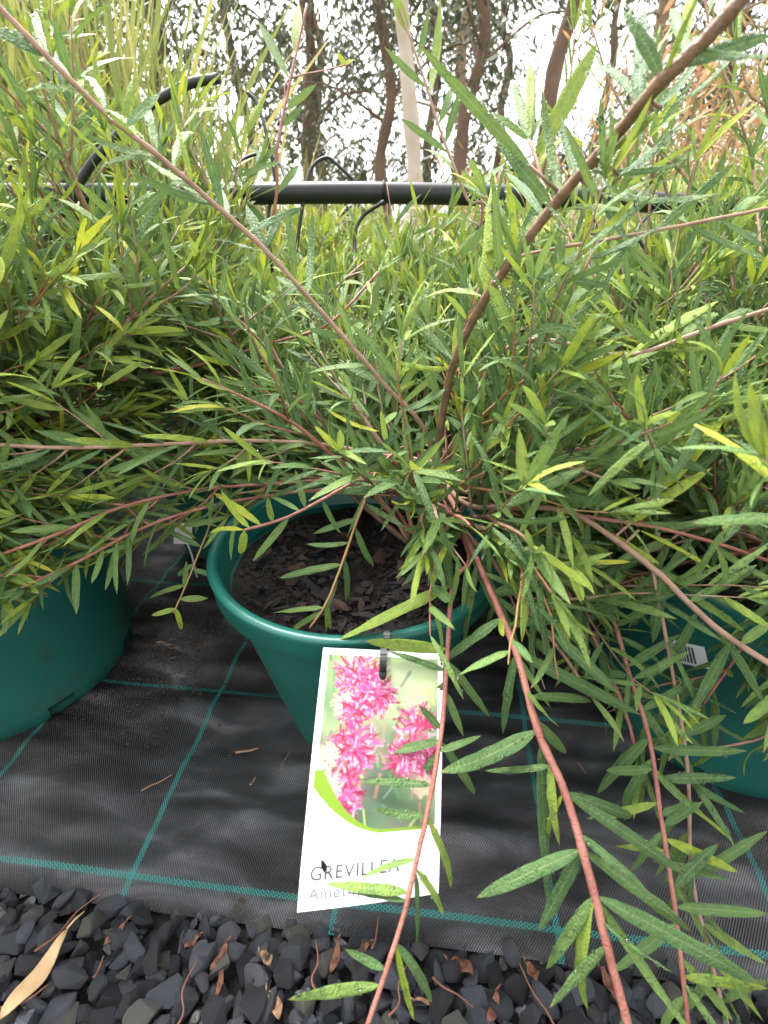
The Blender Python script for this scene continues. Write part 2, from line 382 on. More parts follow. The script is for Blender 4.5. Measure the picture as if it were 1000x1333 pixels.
class Shrub:
    def __init__(s, name, loc, label, group=None, lod='hi', lmat=None, lenr=(.040,.068), seed=1, cat='shrub', tone0=.22, wscale=(.62,.98)):
        s.o = empty(name, loc); tag(s.o, label, cat, group); s.loc = Vector(loc)
        s.branches = []; s.leaves = []; s.r = random.Random(seed); s.lod = lod; s.lmat = lmat or M_LEAF; s.lenr = lenr; s.tone0 = tone0; s.ws = wscale
        SHRUBS.append(s)
    def leaf(s, bi, base, d, length, tone, wscale=None, roll=None, up=None):
        if up is None: up = Vector((s.r.uniform(-.5,.5), s.r.uniform(-.9,.3), 1))
        M = leaf_matrix(base, d, length, wscale or s.r.uniform(*s.ws), up, s.r.gauss(0, .45) if roll is None else roll)
        lib = HI if s.lod == 'hi' else LO
        s.leaves.append([M, s.r.randrange(len(lib)), max(0, min(.99, tone)), bi])
    def stem(s, pts, r0, r1, m, sub=5, sides=7):
        pts = catmull(pts, sub); n = len(pts)
        rad = [(r0 + (r1 - r0) * (i / (n - 1))) * (1 + s.r.uniform(-.05, .05)) for i in range(n)]
        pts = [p + Vector((s.r.gauss(0,1), s.r.gauss(0,1), s.r.gauss(0,1))) * rad[i] * .06 for i, p in enumerate(pts)]
        for i in range(2, n - 1):
            if s.r.random() < .10: rad[i] *= s.r.uniform(1.08, 1.2)
        mb = MB(); mb.tube([p - s.loc for p in pts], rad, sides)
        s.branches.append([mb, m]); return len(s.branches) - 1, pts
    def twig(s, bi, p, d, length, r, lenr, tone, dens=.0085, clear=True):
        n = 7; pts = [p.copy()]; dd = d.normalized()
        for i in range(n - 1):
            dd = (dd + Vector((s.r.gauss(0,.09), s.r.gauss(0,.09), s.r.gauss(.03,.08)))).normalized(); pts.append(pts[-1] + dd * length / (n - 1))
        if clear and clear_hit(pts[-1], pts[3]): return
        s.branches[bi][0].tube([q - s.loc for q in pts], [r * (1 - .7 * i / (n - 1)) for i in range(n)], 5)
        s.dress(bi, pts, lenr, tone, dens, 0.05, clear)
    def dress(s, bi, pts, lenr, tone, dens, start=0.0, clear=True, tip=True, spread=(.55, 1.0)):
        """leaves in a spiral along a polyline"""
        L = [0.0]
        for i in range(1, len(pts)): L.append(L[-1] + (pts[i] - pts[i-1]).length)
        tot = L[-1]; x = start * tot + dens * s.r.random(); k = 0; ph = s.r.uniform(0, 6.28)
        while x < tot:
            i = max(1, next((j for j in range(len(L)) if L[j] >= x), len(L) - 1))
            t = (x - L[i-1]) / max(1e-6, L[i] - L[i-1]); p = pts[i-1].lerp(pts[i], t); ax = (pts[i] - pts[i-1]).normalized()
            ph += 2.4 + s.r.gauss(0, .3); a = s.r.uniform(*spread)
            side = ax.orthogonal().normalized(); side = Matrix.Rotation(ph, 3, ax) @ side
            d = ax * math.cos(a) + side * math.sin(a) + Vector((0, 0, .12))
            fr = x / tot; ll = s.r.uniform(*lenr) * (1.0 - .35 * max(0, fr - .7) / .3); d.normalize()
            tn = tone + s.r.gauss(0, .13) + .22 * max(0, fr - .55) / .45
            if s.r.random() < .05: tn += .35
            if not (clear and clear_hit(p + d * ll * .5, p + d * ll)): s.leaf(bi, p, d, ll, tn)
            x += dens * s.r.uniform(.6, 1.4); k += 1
        if tip:
            ax = (pts[-1] - pts[-2]).normalized()
            for k in range(4):
                side = Matrix.Rotation(k * 1.57 + ph, 3, ax) @ ax.orthogonal().normalized(); a = s.r.uniform(.12, .5)
                d = ax * math.cos(a) + side * math.sin(a); ll = s.r.uniform(.45, .8) * lenr[1]
                if not (clear and clear_hit(pts[-1] + d * ll)): s.leaf(bi, pts[-1], d, ll, tone + .30 + s.r.gauss(0, .12))
    def grow(s, n, length, tilt, rbase=.0026, az=(0, 2*math.pi), droop=.05, twigs=5, dens=.011, z0=.2, mats=None):
        base = s.loc + Vector((0, 0, z0)); made = 0; tries = 0
        while made < n and tries < n * 5:
            tries += 1
            a = s.r.uniform(*az); th = s.r.uniform(*tilt); d = Vector((math.cos(a)*math.sin(th), math.sin(a)*math.sin(th), math.cos(th)))
            L = s.r.uniform(*length); N = 9; pts = [base + Vector((math.cos(a), math.sin(a), 0)) * .012]; dd = d.copy()
            for i in range(N):
                dd = (dd + Vector((s.r.gauss(0,.08), s.r.gauss(0,.08), -droop * i / N * th + s.r.gauss(.015,.05)))).normalized(); pts.append(pts[-1] + dd * L / N)
            if clear_hit(pts[-1], pts[-3], pts[-5]): continue
            made += 1
            bi, sp = s.stem(pts, rbase * s.r.uniform(.8,1.2), rbase * .35, (mats or [M_STEM_RED, M_STEM_PINK, M_STEM_BROWN, M_STEM_GREEN])[s.r.randrange(4 if not mats else len(mats))], 3, 6)
            s.dress(bi, sp, s.lenr, s.tone0, dens, .22)
            for k in range(twigs):
                i = int(len(sp) * s.r.uniform(.25, .9)); ax = (sp[min(i+1, len(sp)-1)] - sp[i-1]).normalized()
                side = Matrix.Rotation(s.r.uniform(0, 6.28), 3, ax) @ ax.orthogonal().normalized(); aa = s.r.uniform(.5, .9)
                s.twig(bi, sp[i], ax * math.cos(aa) + side * math.sin(aa) + Vector((0, 0, .2)), s.r.uniform(.06, .14), rbase * .45, (s.lenr[0]*.8, s.lenr[1]*.9), s.tone0 + .08, dens * .8)
SHRUBS = []

# ------------------------------------------------------------------ pots
def lathe(prof, seg, skip=None):
    V = []; F = []
    for r, z in prof:
        for k in range(seg):
            a = 2 * math.pi * k / seg; V.append((r * math.cos(a), r * math.sin(a), z))
    for i in range(len(prof) - 1):
        for k in range(seg):
            if skip and skip(i, k): continue
            k2 = (k + 1) % seg; F.append((i*seg+k, i*seg+k2, (i+1)*seg+k2, (i+1)*seg+k))
    return np.array(V), np.array(F)
def pot(loc, rt, rb, h, label, group=None, rot=0, soil=.03):
    o = empty('plant_pot', loc); o.rotation_euler.z = rot; tag(o, label, 'plant pot', group)
    seg = 96; rr = lambda z: rb + (rt - .006 - rb) * z / h
    prof = [(rb*.3, .004), (rb - .008, .004), (rb - .004, .0), (rb, .003), (rr(.018), .018), (rr(.024), .024), (rr(h*.3), h*.3), (rr(h*.6), h*.6), (rr(h*.83), h*.83), (rr(h-.024), h - .024)]
    prof += [(rr(h-.024) - .002, h - .022), (rr(h*.5) - .003, h*.5), (rr(.03) - .003, .03), (rb - .008, .008), (.004, .008)]
    sk = lambda i, k: (i == 3 and (k % 12) in (0, 1, 2)) or (i in (12,) and False)
    mobj('pot_body', quadmesh('pot_body', *lathe(prof, seg, sk), M_POT), o)
    rz = h - .025; ro = rt
    rim = [(rr(rz) - .001, rz), (ro - .004, rz - .001), (ro - .0015, rz + .002), (ro - .001, h - .008), (ro + .001, h - .003), (ro, h - .0006), (ro - .003, h), (ro - .007, h - .0005), (ro - .0085, h - .004), (rr(rz) - .0035, rz)]
    mobj('rim', quadmesh('pot_rim', *lathe(rim, seg), M_RIM), o)
    zs = h - soil; rs = rr(zs) - .003; V = [(0, 0, zs + .004)]; F = []
    NR, NS = 10, 40
    for i in range(1, NR + 1):
        for k in range(NS):
            a = 2*math.pi*k/NS; r_ = rs * i / NR; V.append((r_*math.cos(a), r_*math.sin(a), zs + .005 * noise.noise((r_*math.cos(a)*40 + loc[0]*9, r_*math.sin(a)*40, 1)) ))
    for k in range(NS): F.append((0, 1 + k, 1 + (k+1) % NS))
    for i in range(NR - 1):
        for k in range(NS): F.append((1+i*NS+k, 1+(i+1)*NS+k, 1+(i+1)*NS+(k+1)%NS, 1+i*NS+(k+1)%NS))
    so = mobj('soil', pymesh('soil', V, F, M_SOIL, True), o); so['label'] = 'dark brown bark potting mix'
    return o, so, zs
POT_C = (-.025, .377, 0); POT_L = (-.462, .452, 0); POT_R = (.372, .392, 0)
potC, soilC, zsC = pot(POT_C, .128, .072, .222, 'dark green plastic pot with the white flower tag tied to its rim', rot=.1)
potL, soilL, zsL = pot(POT_L, .152, .137, .215, 'wide dark green pot with plain, nearly straight wall standing beside the tagged pot', rot=.05)
potR, soilR, zsR = pot(POT_R, .146, .122, .215, 'green pot with a barcode sticker and black drainage slots above its foot', rot=.0)
ROW1 = [(-.66,.78), (-.255,.735), (.065,.715), (.365,.70), (.70,.74)]
ROW2 = [(-.98,1.12), (-.56,1.08), (-.15,1.12), (.23,1.10), (.62,1.08), (1.02,1.10)]
for x, y in ROW1: pot((x, y, 0), .118, .085, .215, 'dark green pot in the row behind the tagged pot, half hidden by shrubs', 'green pots behind the tagged pot', rot=x * 7)
for x, y in ROW2: pot((x, y, 0), .125, .09, .22, 'green pot in the far row under the black pipe, hidden by shrubs', 'green pots in the far row', rot=x * 5)

# bark chips on the potting mix of the tagged pot
chips = []
for i in range(10):
    bm = bmesh.new(); r = random.Random(i + 50); e = (r.uniform(.5,1), r.uniform(.3,.6), r.uniform(.12,.25))
    for k in range(11): bm.verts.new((r.uniform(-1,1)*e[0], r.uniform(-1,1)*e[1], r.uniform(-1,1)*e[2]))
    g = bmesh.ops.convex_hull(bm, input=bm.verts); bmesh.ops.delete(bm, geom=list({v for v in g['geom_interior'] + g['geom_unused'] if isinstance(v, bmesh.types.BMVert)}), context='VERTS')
    for mi in range(4):
        me = bpy.data.meshes.new('bark_chip'); bm.to_mesh(me); me.materials.append(M_CHIP[mi]); chips.append(me)
    bm.free()
r = random.Random(3)
for i in range(290):
    a = r.uniform(0, 6.283); q = math.sqrt(r.random()) * .098
    c = bpy.data.objects.new('bark_chip', chips[r.choice([0,0,1,1,1,2,3,3]) + 4 * r.randrange(10)]); link(c, soilC)
    s = r.uniform(.004, .010) if r.random() < .85 else r.uniform(.010, .015)
    c.location = (q*math.cos(a), q*math.sin(a), zsC + .003 + r.uniform(0, .004)); c.scale = (s, s, s); c.rotation_euler = (r.gauss(0,.3), r.gauss(0,.3), r.uniform(0, 6.28))

r = random.Random(8); V, F = [], []
for i in range(2600):
    a = r.uniform(0, 6.283); q = math.sqrt(r.random()) * .106; s_ = r.uniform(.0012, .004); me = chips[4 * r.randrange(10)]
    M = Matrix.Translation((q*math.cos(a), q*math.sin(a), zsC + r.uniform(.0, .004))) @ Matrix.Rotation(r.uniform(0,6.28), 4, 'Z') @ Matrix.Rotation(r.gauss(0,.5), 4, 'X') @ Matrix.Scale(s_, 4)
    k = len(V); V += [M @ v.co for v in me.vertices]; F += [[j + k for j in p.vertices] for p in me.polygons]
tag(mobj('fine_mulch', pymesh('fine_mulch', V, F, M_CHIP[0]), soilC), kind='stuff')
# ------------------------------------------------------------------ gravel
stones = []; plain = []
for i in range(16):
    bm = bmesh.new(); r = random.Random(i + 500); e = (r.uniform(.85,1.1), r.uniform(.55,.85), r.uniform(.38,.6))
    for k in range(14):
        v = Vector((r.gauss(0,1), r.gauss(0,1), r.gauss(0,1))).normalized(); v = v / max(abs(v.x), abs(v.y), abs(v.z)) * r.uniform(.75, 1.0) if k < 9 else v
        bm.verts.new((v.x*e[0], v.y*e[1], v.z*e[2]))
    g = bmesh.ops.convex_hull(bm, input=bm.verts); bmesh.ops.delete(bm, geom=list({v for v in g['geom_interior'] + g['geom_unused'] if isinstance(v, bmesh.types.BMVert)}), context='VERTS')
    bmesh.ops.dissolve_limit(bm, angle_limit=R(9), verts=bm.verts, edges=bm.edges)
    me = bpy.data.meshes.new('stone_plain'); bm.to_mesh(me); plain.append(me)
    bmesh.ops.bevel(bm, geom=list(bm.edges), offset=.045, segments=1, affect='EDGES', clamp_overlap=True)
    for mi in range(len(M_STONE)):
        me = bpy.data.meshes.new('stone'); bm.to_mesh(me); me.materials.append(M_STONE[mi]); stones.append(me)
    bm.free()
r = random.Random(11); GS = .0025; gx0, gy0 = -.75, -.35; gw, gh = int(1.5/GS), int(.75/GS); HM = np.full((gw, gh), -.012)
placed = []
for i in range(15000):
    x = r.uniform(-.6, .6); y = r.uniform(-.2, .33); v = Vector((x, y, 0)).dot(EV)
    if v > VEDGE + .006: continue
    s = r.choice([.006, .0075, .009, .0105, .012, .0135]) * r.uniform(.85, 1.15)
    ci, cj = int((x-gx0)/GS), int((y-gy0)/GS); kr = max(1, int(s*.62/GS))
    if ci-kr < 0 or cj-kr < 0 or ci+kr >= gw or cj+kr >= gh: continue
    sub = HM[ci-kr:ci+kr+1, cj-kr:cj+kr+1]; lv = float(np.percentile(sub, 50))
    lim = .003 if v < VEDGE - .012 else -.006
    if lv > lim: continue
    z = lv + s * .36; HM[ci-kr:ci+kr+1, cj-kr:cj+kr+1] = np.maximum(sub, z + s * .34)
    placed.append((x, y, z, s))
cands = []
smerge = MB()
for (x, y, z, s) in placed:
    M = Matrix.Translation((x, y, z)) @ Matrix.Rotation(r.uniform(0,6.28), 4, 'Z') @ Matrix.Rotation(r.gauss(0,.45), 4, 'X') @ Matrix.Rotation(r.gauss(0,.45), 4, 'Y') @ Matrix.Scale(s, 4)
    q = proj((x, y, z)); cands.append((in_frame(q, 10), s / q[2] + (z * 2), M, r.randrange(16) * len(M_STONE) + r.choice([0,0,1,1,2,2,3,4])))
vis = sorted([c for c in cands if c[0]], key=lambda c: -c[1])
for c in vis[:300]:
    o = bpy.data.objects.new('stone', stones[c[3]]); link(o, gravel); o.matrix_world = c[2]
rest = [c for c in cands if not c[0]] + vis[300:]
V, F, MI = [], [], []
for c in rest:
    me = stones[c[3]] if c[0] else plain[c[3] // len(M_STONE)]; k = len(V); V += [c[2] @ v.co for v in me.vertices]; F += [[i + k for i in p.vertices] for p in me.polygons]; MI += [c[3] % len(M_STONE)] * len(me.polygons)
me = pymesh('loose_stones', V, F, M_STONE[0])
for m_ in M_STONE[1:]: me.materials.append(m_)
me.polygons.foreach_set('material_index', MI); tag(mobj('loose_stones', me, gravel), kind='stuff')

# ------------------------------------------------------------------ the tag
def print_picture(W, H):
    """the printed card: white, a photo of pink spider flowers over leaves, a lime swoosh below it"""
    img = np.ones((H, W, 3)) * np.array((.82, .82, .82))
    yy, xx = np.mgrid[0:H, 0:W]; u = (xx + .5) / W; v = (yy + .5) / H; ar = .135 / .078
    arc = .735 - .33 * np.clip((.62 - u) / .60, 0, 1) ** 2.3            # lower edge of the photo
    sw = .755 - .21 * np.clip((.62 - u) / .62, 0, 1) ** 2.0 - .005
    photo = (u > .055) & (u < .955) & (v > .03) & (v < arc)
    swm = (u > .04) & (u < .9) & (v >= arc) & (v < sw + .0) & (v > .5)
    pr = np.random.default_rng(5)
    bgc = np.zeros((H, W, 3))
    def blob(cx, cy, s, c, a):
        w = a * np.exp(-(((u - cx)) ** 2 + ((v - cy) * ar) ** 2) / (2 * s * s)); bgc[:] = bgc * (1 - w[..., None]) + np.array(c) * w[..., None]
    bgc[:] = (.42, .52, .30)
    for k in range(70):
        cy = pr.random(); c = [(.62,.70,.40), (.30,.48,.22), (.70,.66,.46), (.20,.36,.20), (.55,.62,.52)][pr.integers(5)]
        if cy > .5: c = [(.22,.36,.20), (.14,.26,.15), (.40,.44,.32), (.32,.22,.26)][pr.integers(4)]
        blob(pr.random(), cy * .78, pr.uniform(.04, .13), c, .75)
    blob(.85, .12, .16, (.66, .76, .46), .9)
    def stroke(x0, y0, x1, y1, w, c, a=.9):
        y0_, y1_ = y0 * ar, y1 * ar; dx, dy = x1 - x0, y1_ - y0_; L2 = dx*dx + dy*dy + 1e-9
        lo_x, hi_x = sorted((x0, x1)); lo_y, hi_y = sorted((y0, y1)); m_ = w * 3
        i0, i1 = max(0, int((lo_x - m_) * W)), min(W, int((hi_x + m_) * W) + 2); j0, j1 = max(0, int((lo_y - m_/ar) * H)), min(H, int((hi_y + m_/ar) * H) + 2)
        if i1 <= i0 or j1 <= j0: return
        U, Vv = u[j0:j1, i0:i1], v[j0:j1, i0:i1] * ar
        t = np.clip(((U - x0) * dx + (Vv - y0_) * dy) / L2, 0, 1); d = np.hypot(U - x0 - t*dx, Vv - y0_ - t*dy)
        al = a * np.clip(1.5 - d / w, 0, 1); bgc[j0:j1, i0:i1] = bgc[j0:j1, i0:i1] * (1 - al[..., None]) + np.array(c) * al[..., None]
    for k in range(70):                                   # leaves and stems
        x, y = pr.random(), pr.uniform(.4, .78) if k < 45 else pr.uniform(0, .78); a = pr.uniform(-.9, .9) - 1.57; L = pr.uniform(.08, .2)
        stroke(x, y, x + math.cos(a)*L, y + math.sin(a)*L/ar, pr.uniform(.006, .015), [(.22,.44,.22), (.45,.62,.40), (.30,.30,.20), (.72,.74,.34), (.62,.40,.30)][pr.integers(5)], .8)
    for cx, cy, rad, n in [(.33,.14,.24,150), (.20,.24,.10,50), (.47,.20,.17,110), (.30,.27,.14,70), (.80,.24,.12,30), (.80,.34,.20,60), (.33,.42,.21,130), (.12,.45,.10,50), (.72,.46,.18,110), (.90,.48,.16,110), (.24,.60,.20,120), (.15,.57,.12,60), (.86,.58,.09,40)]:
        for k in range(int(n * 2.4)):
            a = pr.uniform(0, 6.28); L = rad * pr.uniform(.2, .7); r0 = rad * pr.uniform(0, .75)
            c = [(.74,.16,.36), (.66,.06,.24), (.80,.30,.52), (.84,.60,.72), (.50,.03,.10), (.76,.20,.44), (.40,.02,.10)][pr.integers(7)]
            if rad * n < 8: c = [(.84,.62,.52), (.86,.72,.50), (.84,.50,.50)][pr.integers(3)]
            a2 = a + pr.uniform(-1.3, 1.3)
            x0, y0 = cx + math.cos(a)*r0, cy + math.sin(a)*r0/ar
            stroke(x0, y0, x0 + math.cos(a2)*L*.6, y0 + math.sin(a2)*L*.6/ar, pr.uniform(.0035, .008), c, .95)
    bgc = np.clip(bgc, 0, .88)
    img[photo] = (bgc ** 1.35 * .66)[photo]
    img[swm] = (.16, .27, .012)
    return img
def build_tag():
    TL, TR, BR, BL = at(421,843,.322), at(577,851,.322), at(571,1163,.276), at(386,1190,.270)
    ctr = (TL + TR + BR + BL) / 4; o = empty('plant_tag', ctr); tag(o, 'white hanging plant tag printed with pink flowers and dark lettering', 'plant tag')
    nrm = (TR - TL).cross(BL - TL).normalized()
    if nrm.y > 0: nrm = -nrm
    def S(u, v, off=0):
        p = TL.lerp(TR, u).lerp(BL.lerp(BR, u), v)
        return p + nrm * (.004 * math.sin(math.pi * v) + .0015 * math.sin(math.pi * u) - .003 * max(0, v - .8) ** 2 * 20 * (1 - u) + off) - ctr
    W, H = 130, 225
    V = [S(i / W, j / H) for j in range(H + 1) for i in range(W + 1)]; n = len(V)
    F = [(j*(W+1)+i, (j+1)*(W+1)+i, (j+1)*(W+1)+i+1, j*(W+1)+i+1) for j in range(H) for i in range(W)]
    m, nn, l, b = mat('printed_card', (.8,.8,.8), .28, .5); a_ = nn.new('ShaderNodeAttribute'); a_.attribute_name = 'lc'; l.new(a_.outputs['Color'], b.inputs['Base Color'])
    img = print_picture(W + 1, H + 1); C = np.concatenate([img, np.ones((H+1, W+1, 1))], 2).reshape(-1, 4)
    me = quadmesh('printed_face', V, F, m, True, C); f = mobj('printed_face', me, o); f['label'] = 'printed face with pink flower photo and lime swoosh'
    V2 = []; 
    for (uu, vv) in [(0,0),(.25,0),(.5,0),(.75,0),(1,0)] : pass
    G = 12; Vb = [S(i / G, j / G, -.0007) for j in range(G + 1) for i in range(G + 1)]
    Fb = [(j*(G+1)+i, j*(G+1)+i+1, (j+1)*(G+1)+i+1, (j+1)*(G+1)+i) for j in range(G) for i in range(G)]
    mobj('card_back', quadmesh('card_back', Vb, Fb, M_CARD), o)
    def text(body, u0, u1, vb, m, name, vh):
        cu = bpy.data.curves.new(name, 'FONT'); cu.body = body; cu.size = 1; cu.resolution_u = 4; cu.space_character = 1.08
        to = bpy.data.objects.new(name, cu); COL.objects.link(to); dg = bpy.context.evaluated_depsgraph_get(); me = bpy.data.meshes.new_from_object(to.evaluated_get(dg))
        bpy.data.objects.remove(to)
        xs = [v.co.x for v in me.vertices]; ys = [v.co.y for v in me.vertices]; x0, x1, y1 = min(xs), max(xs), .72
        for v_ in me.vertices:
            uu = u0 + (v_.co.x - x0) / (x1 - x0) * (u1 - u0); v_.co = S(uu, vb - v_.co.y / y1 * vh, .0006)
        me.materials.clear(); me.materials.append(m); return mobj(name, me, o)
    text('GREVILLEA', .075, .71, .895, M_INK, 'lettering', .05); text('Amethyst', .07, .55, .962, M_INKL, 'lettering', .042)
    mb = MB(); c = S(.165, .845, .001); mb.tube([c + Vector((-.0006, 0, .005)), c, c + Vector((.001, -.001, -.006)), c + Vector((.0022, -.0005, -.0085))], [.0006, .0016, .0012, .0005], 6)
    mobj('dirt_fleck', mb.mesh('dirt_fleck', M_SOIL), o)
    # cable tie through the tag, round the pot rim
    t0 = empty('cable_tie', at(502, 835, .33)); tag(t0, 'black ribbed cable tie holding the flower tag to the pot rim', 'cable tie'); L0 = t0.location
    hole = S(.505, .095, .0012) + ctr
    rim = Vector((POT_C[0] + .027, POT_C[1] - .1255, .222))
    path = [hole, hole + Vector((.0003, -.002, .008)), S(.505, -.01, .004) + ctr, rim + Vector((.0, -.009, -.004)), rim + Vector((0, -.004, .0045)), rim + Vector((0, .007, .003)), rim + Vector((0, .0095, -.012))]
    sm = catmull(path, 6); mb = MB()
    for i in range(len(sm) - 1):
        a, b_ = sm[i], sm[i+1]; d = (b_ - a); X = Vector((1, 0, 0)); Z = d.normalized(); Y = Z.cross(X).normalized(); X = Y.cross(Z)
        mb.box((a + b_) / 2 - L0, .0046 if i % 2 else .0040, .0022 if i % 2 else .0014, d.length * 1.02, Matrix((X, Y, Z)).transposed())
    mobj('strap', mb.mesh('strap', M_BLACK, False), t0)
    mb = MB(); mb.box(rim + Vector((0, -.0105, -.0015)) - L0, .0082, .0055, .0072, Matrix.Rotation(.4, 3, 'X')); mobj('locking_head', mb.mesh('locking_head', M_BLACK, False), t0)
    mb = MB(); mb.tube([hole - L0 + Vector((0,-.0006,.001)), hole - L0 + Vector((0, -.002, -.006))], [.0026, .0022], 8); mobj('strap_end', mb.mesh('strap_end', M_BLACK), t0)
build_tag()
# sticker on the right pot and a white card at the pot behind
def sticker():
    p = at(858, 888, .41); c = Vector(POT_R); d = Vector((p.x - c.x, p.y - c.y, 0)).normalized(); z = .145
    rr = .122 + (.140 - .122) * z / .215 + .0008; sx = Vector((-d.y, d.x, 0)); 
    def P(a, b, off): 
        ang = math.atan2(d.y, d.x) + (a * math.cos(.45) - b * math.sin(.45)) / rr; zz = z + a * math.sin(.45) + b * math.cos(.45); q = .122 + .018 * zz / .215 + .0008 + off
        return Vector((math.cos(ang) * q, math.sin(ang) * q, zz))
    V = [P(-.019 + .034*i/8, -.011 + .022*j/4, .0) for j in range(5) for i in range(9)]; F = [(j*9+i, j*9+i+1, (j+1)*9+i+1, (j+1)*9+i) for j in range(4) for i in range(8)]
    o = mobj('barcode_sticker', quadmesh('barcode_sticker', V, F, M_CARD), potR); o['label'] = 'white barcode sticker on the pot wall'
    mb = MB(); rr_ = random.Random(2); x = -.016
    while x < .006:
        w = rr_.choice([.0007, .0011, .0016]); mb.add([P(x, -.008, .0006), P(x+w, -.008, .0006), P(x+w, .008, .0006), P(x, .008, .0006)], [(0,1,2,3)]); x += w + rr_.choice([.0008, .0012])
    mobj('bars', mb.mesh('bars', M_INK, False), o)
sticker()
o = empty('plant_label', (-.285, .60, .10)); tag(o, 'small blank white label card behind the wide left pot', 'plant label')
mb = MB(); mb.box((0, 0, -.012), .026, .0012, .03, Matrix.Rotation(-.5, 3, 'X')); mobj('label_card', mb.mesh('label_card', M_CARD, False), o)
mb = MB(); mb.tube([Vector((0,.004,-.02)), Vector((0,.012,-.06)), Vector((0,.012,-.10))], .0015, 6); mobj('label_stake', mb.mesh('label_stake', M_CARD), o)

# ------------------------------------------------------------------ irrigation
def pipe(name, label, path, rad, cat='pipe', sub=8, sides=12, group=None):
    p0 = Vector(path[0]); o = empty(name, (p0.x, p0.y, 0)); tag(o, label, cat, group); L0 = Vector((p0.x, p0.y, 0))
    sm = catmull(path, sub); mb = MB(); mb.tube([p - L0 for p in sm], rad, sides); mobj('tubing', mb.mesh('tubing', M_BLACK), o); return o, L0
PY = .93
hp = [Vector((x, PY + .03 * x + .006 * math.sin(x * 5), .505 - .020 * x + .008 * math.sin(x * 4 + 1))) for x in (-1.5, -1.1, -.7, -.35, 0, .35, .7, 1.1, 1.5)]
po, L0 = pipe('irrigation_pipe', 'black irrigation pipe running level above the back rows of pots', hp, .0155)
for x in (-.70, .35, 1.1):
    c = min(hp, key=lambda p: abs(p.x - x)); mb = MB(); mb.tube([Vector((c.x, c.y + .012, -.002)) - L0, Vector((c.x, c.y + .012, c.z + .004)) - L0], .006, 8)
    mb.tube([Vector((c.x - .02, c.y, c.z)) - L0, Vector((c.x + .02, c.y, c.z)) - L0], .019, 12); mobj('support_stake', mb.mesh('support_stake', M_BLACK), po)
for px in (490, 500, 512):
    p = at(px, 254, .77); mb = MB(); q = min(catmull(hp, 8), key=lambda a: abs(a.x - p.x)); mb.tube([q - L0 + Vector((-.002,0,0)), q - L0 + Vector((.002,0,0))], .0175, 12); mobj('clamp_ring', mb.mesh('clamp_ring', M_BLACK), po)
g_ = on_z(55, 560, 0)
pipe('irrigation_hose', 'bent black garden hose arching up through the left shrubs', [Vector((-.50,.66,0)), Vector((-.475,.655,.2)), at(42,372,.66), at(62,310,.655), at(90,262,.65), at(118,215,.64), at(150,180,.63), at(182,147,.625), at(215,125,.62), at(250,108,.61), at(285,102,.60)], .0056, 'hose')
thin = [[(-1.02,.9,0), at(-20,330,.8), at(5,235,.8), at(30,200,.8), at(62,205,.8), at(75,240,.8), hp[2]],
        [(-.18,.98,0), at(352,330,.8), at(358,240,.8), at(348,180,.78), at(335,135,.78), at(322,120,.78)],
        [(.02,1.0,0), at(470,400,.78), at(462,320,.78), at(470,285,.78), at(500,262,.76)],
        [(-.02,.93,.505), at(440,215,.78), at(425,205,.78), at(408,215,.78), at(400,235,.78), at(395,262,.78), at(385,330,.8)],
        [at(300,262,.8), at(310,215,.82), at(340,200,.82), at(365,215,.82), at(378,262,.8)],
        [(.25,.95,.5), at(700,300,.78), at(690,260,.76), at(672,225,.75), at(655,215,.74)],
        [(.2,.95,.5), at(610,310,.8), at(600,350,.8), at(618,420,.8), (.15,.9,0)],
        [(.45,.95,.5), at(830,300,.78), at(845,340,.78), at(835,400,.78), (.42,.88,0)]]
for p in thin: pipe('drip_tube', 'thin black drip tube curling around the irrigation pipe', [Vector(q) for q in p], .0027, 'drip tube', 8, 8, 'thin drip tubes at the pipe')

# ------------------------------------------------------------------ the shrub in the tagged pot (branches as they stand in the photograph)
BC = Vector((.035, .405, .195))
S0 = Shrub('grevillea_shrub', (POT_C[0], POT_C[1], .18), 'leafy shrub with red-brown arching stems rising from the tagged pot', seed=3, lenr=(.040,.060))
def trace(s, px, r0, r1, m, start=None, dress=None, leaves=(), lenr=(.040,.056), tone=.25, spread=(.5,.95), twigs=()):
    """px: [(x,y,depth)...]; leaves: (base x, base y, tip x, tip y, width px, tone, depth change to the tip)"""
    pts = [at(*p) for p in px]
    if start is not None: pts = [Vector(start)] + pts
    bi, sp = s.stem(pts, r0, r1, m, 7, 8)
    pr = [proj(p) for p in sp]
    if dress: s.dress(bi, sp, lenr, tone, dress[0], dress[1], False, spread=spread, tip=dress[2] if len(dress) > 2 else True)
    for L in leaves:
        k = min(range(len(pr)), key=lambda i: (pr[i][0]-L[0])**2 + (pr[i][1]-L[1])**2); near = math.hypot(pr[k][0]-L[0], pr[k][1]-L[1])
        dep = pr[k][2]; b = sp[k].copy() if near < 16 else at(L[0], L[1], dep); t = at(L[2], L[3], dep + L[6])
        d = t - b; ln = d.length; wp = L[4] * .92 * dep / FPX
        toc = (Vector((0,0,CAM_H)) - b).normalized()
        up = toc * .8 + Vector((0,0,.6)) + Vector((s.r.uniform(-.5,.5), s.r.uniform(-.3,.3), s.r.uniform(-.3,.3)))
        s.leaf(bi, b, d, ln, L[5] + .07, wp / (ln * .135), s.r.gauss(0, .2), up)
        if near >= 16:                                  # a short leaf stalk back to the stem
            s.branches[bi][0].tube([sp[k] - s.loc, b - s.loc], [.0011, .0009], 5)
    for (x, y, tx, ty, dz, n) in twigs:
        k = min(range(len(pr)), key=lambda i: (pr[i][0]-x)**2 + (pr[i][1]-y)**2); t = at(tx, ty, pr[k][2] + dz)
        s.twig(bi, sp[k], t - sp[k], (t - sp[k]).length, .0011, (.03,.05), tone + .1, n, False)
    return bi, sp
D = .0
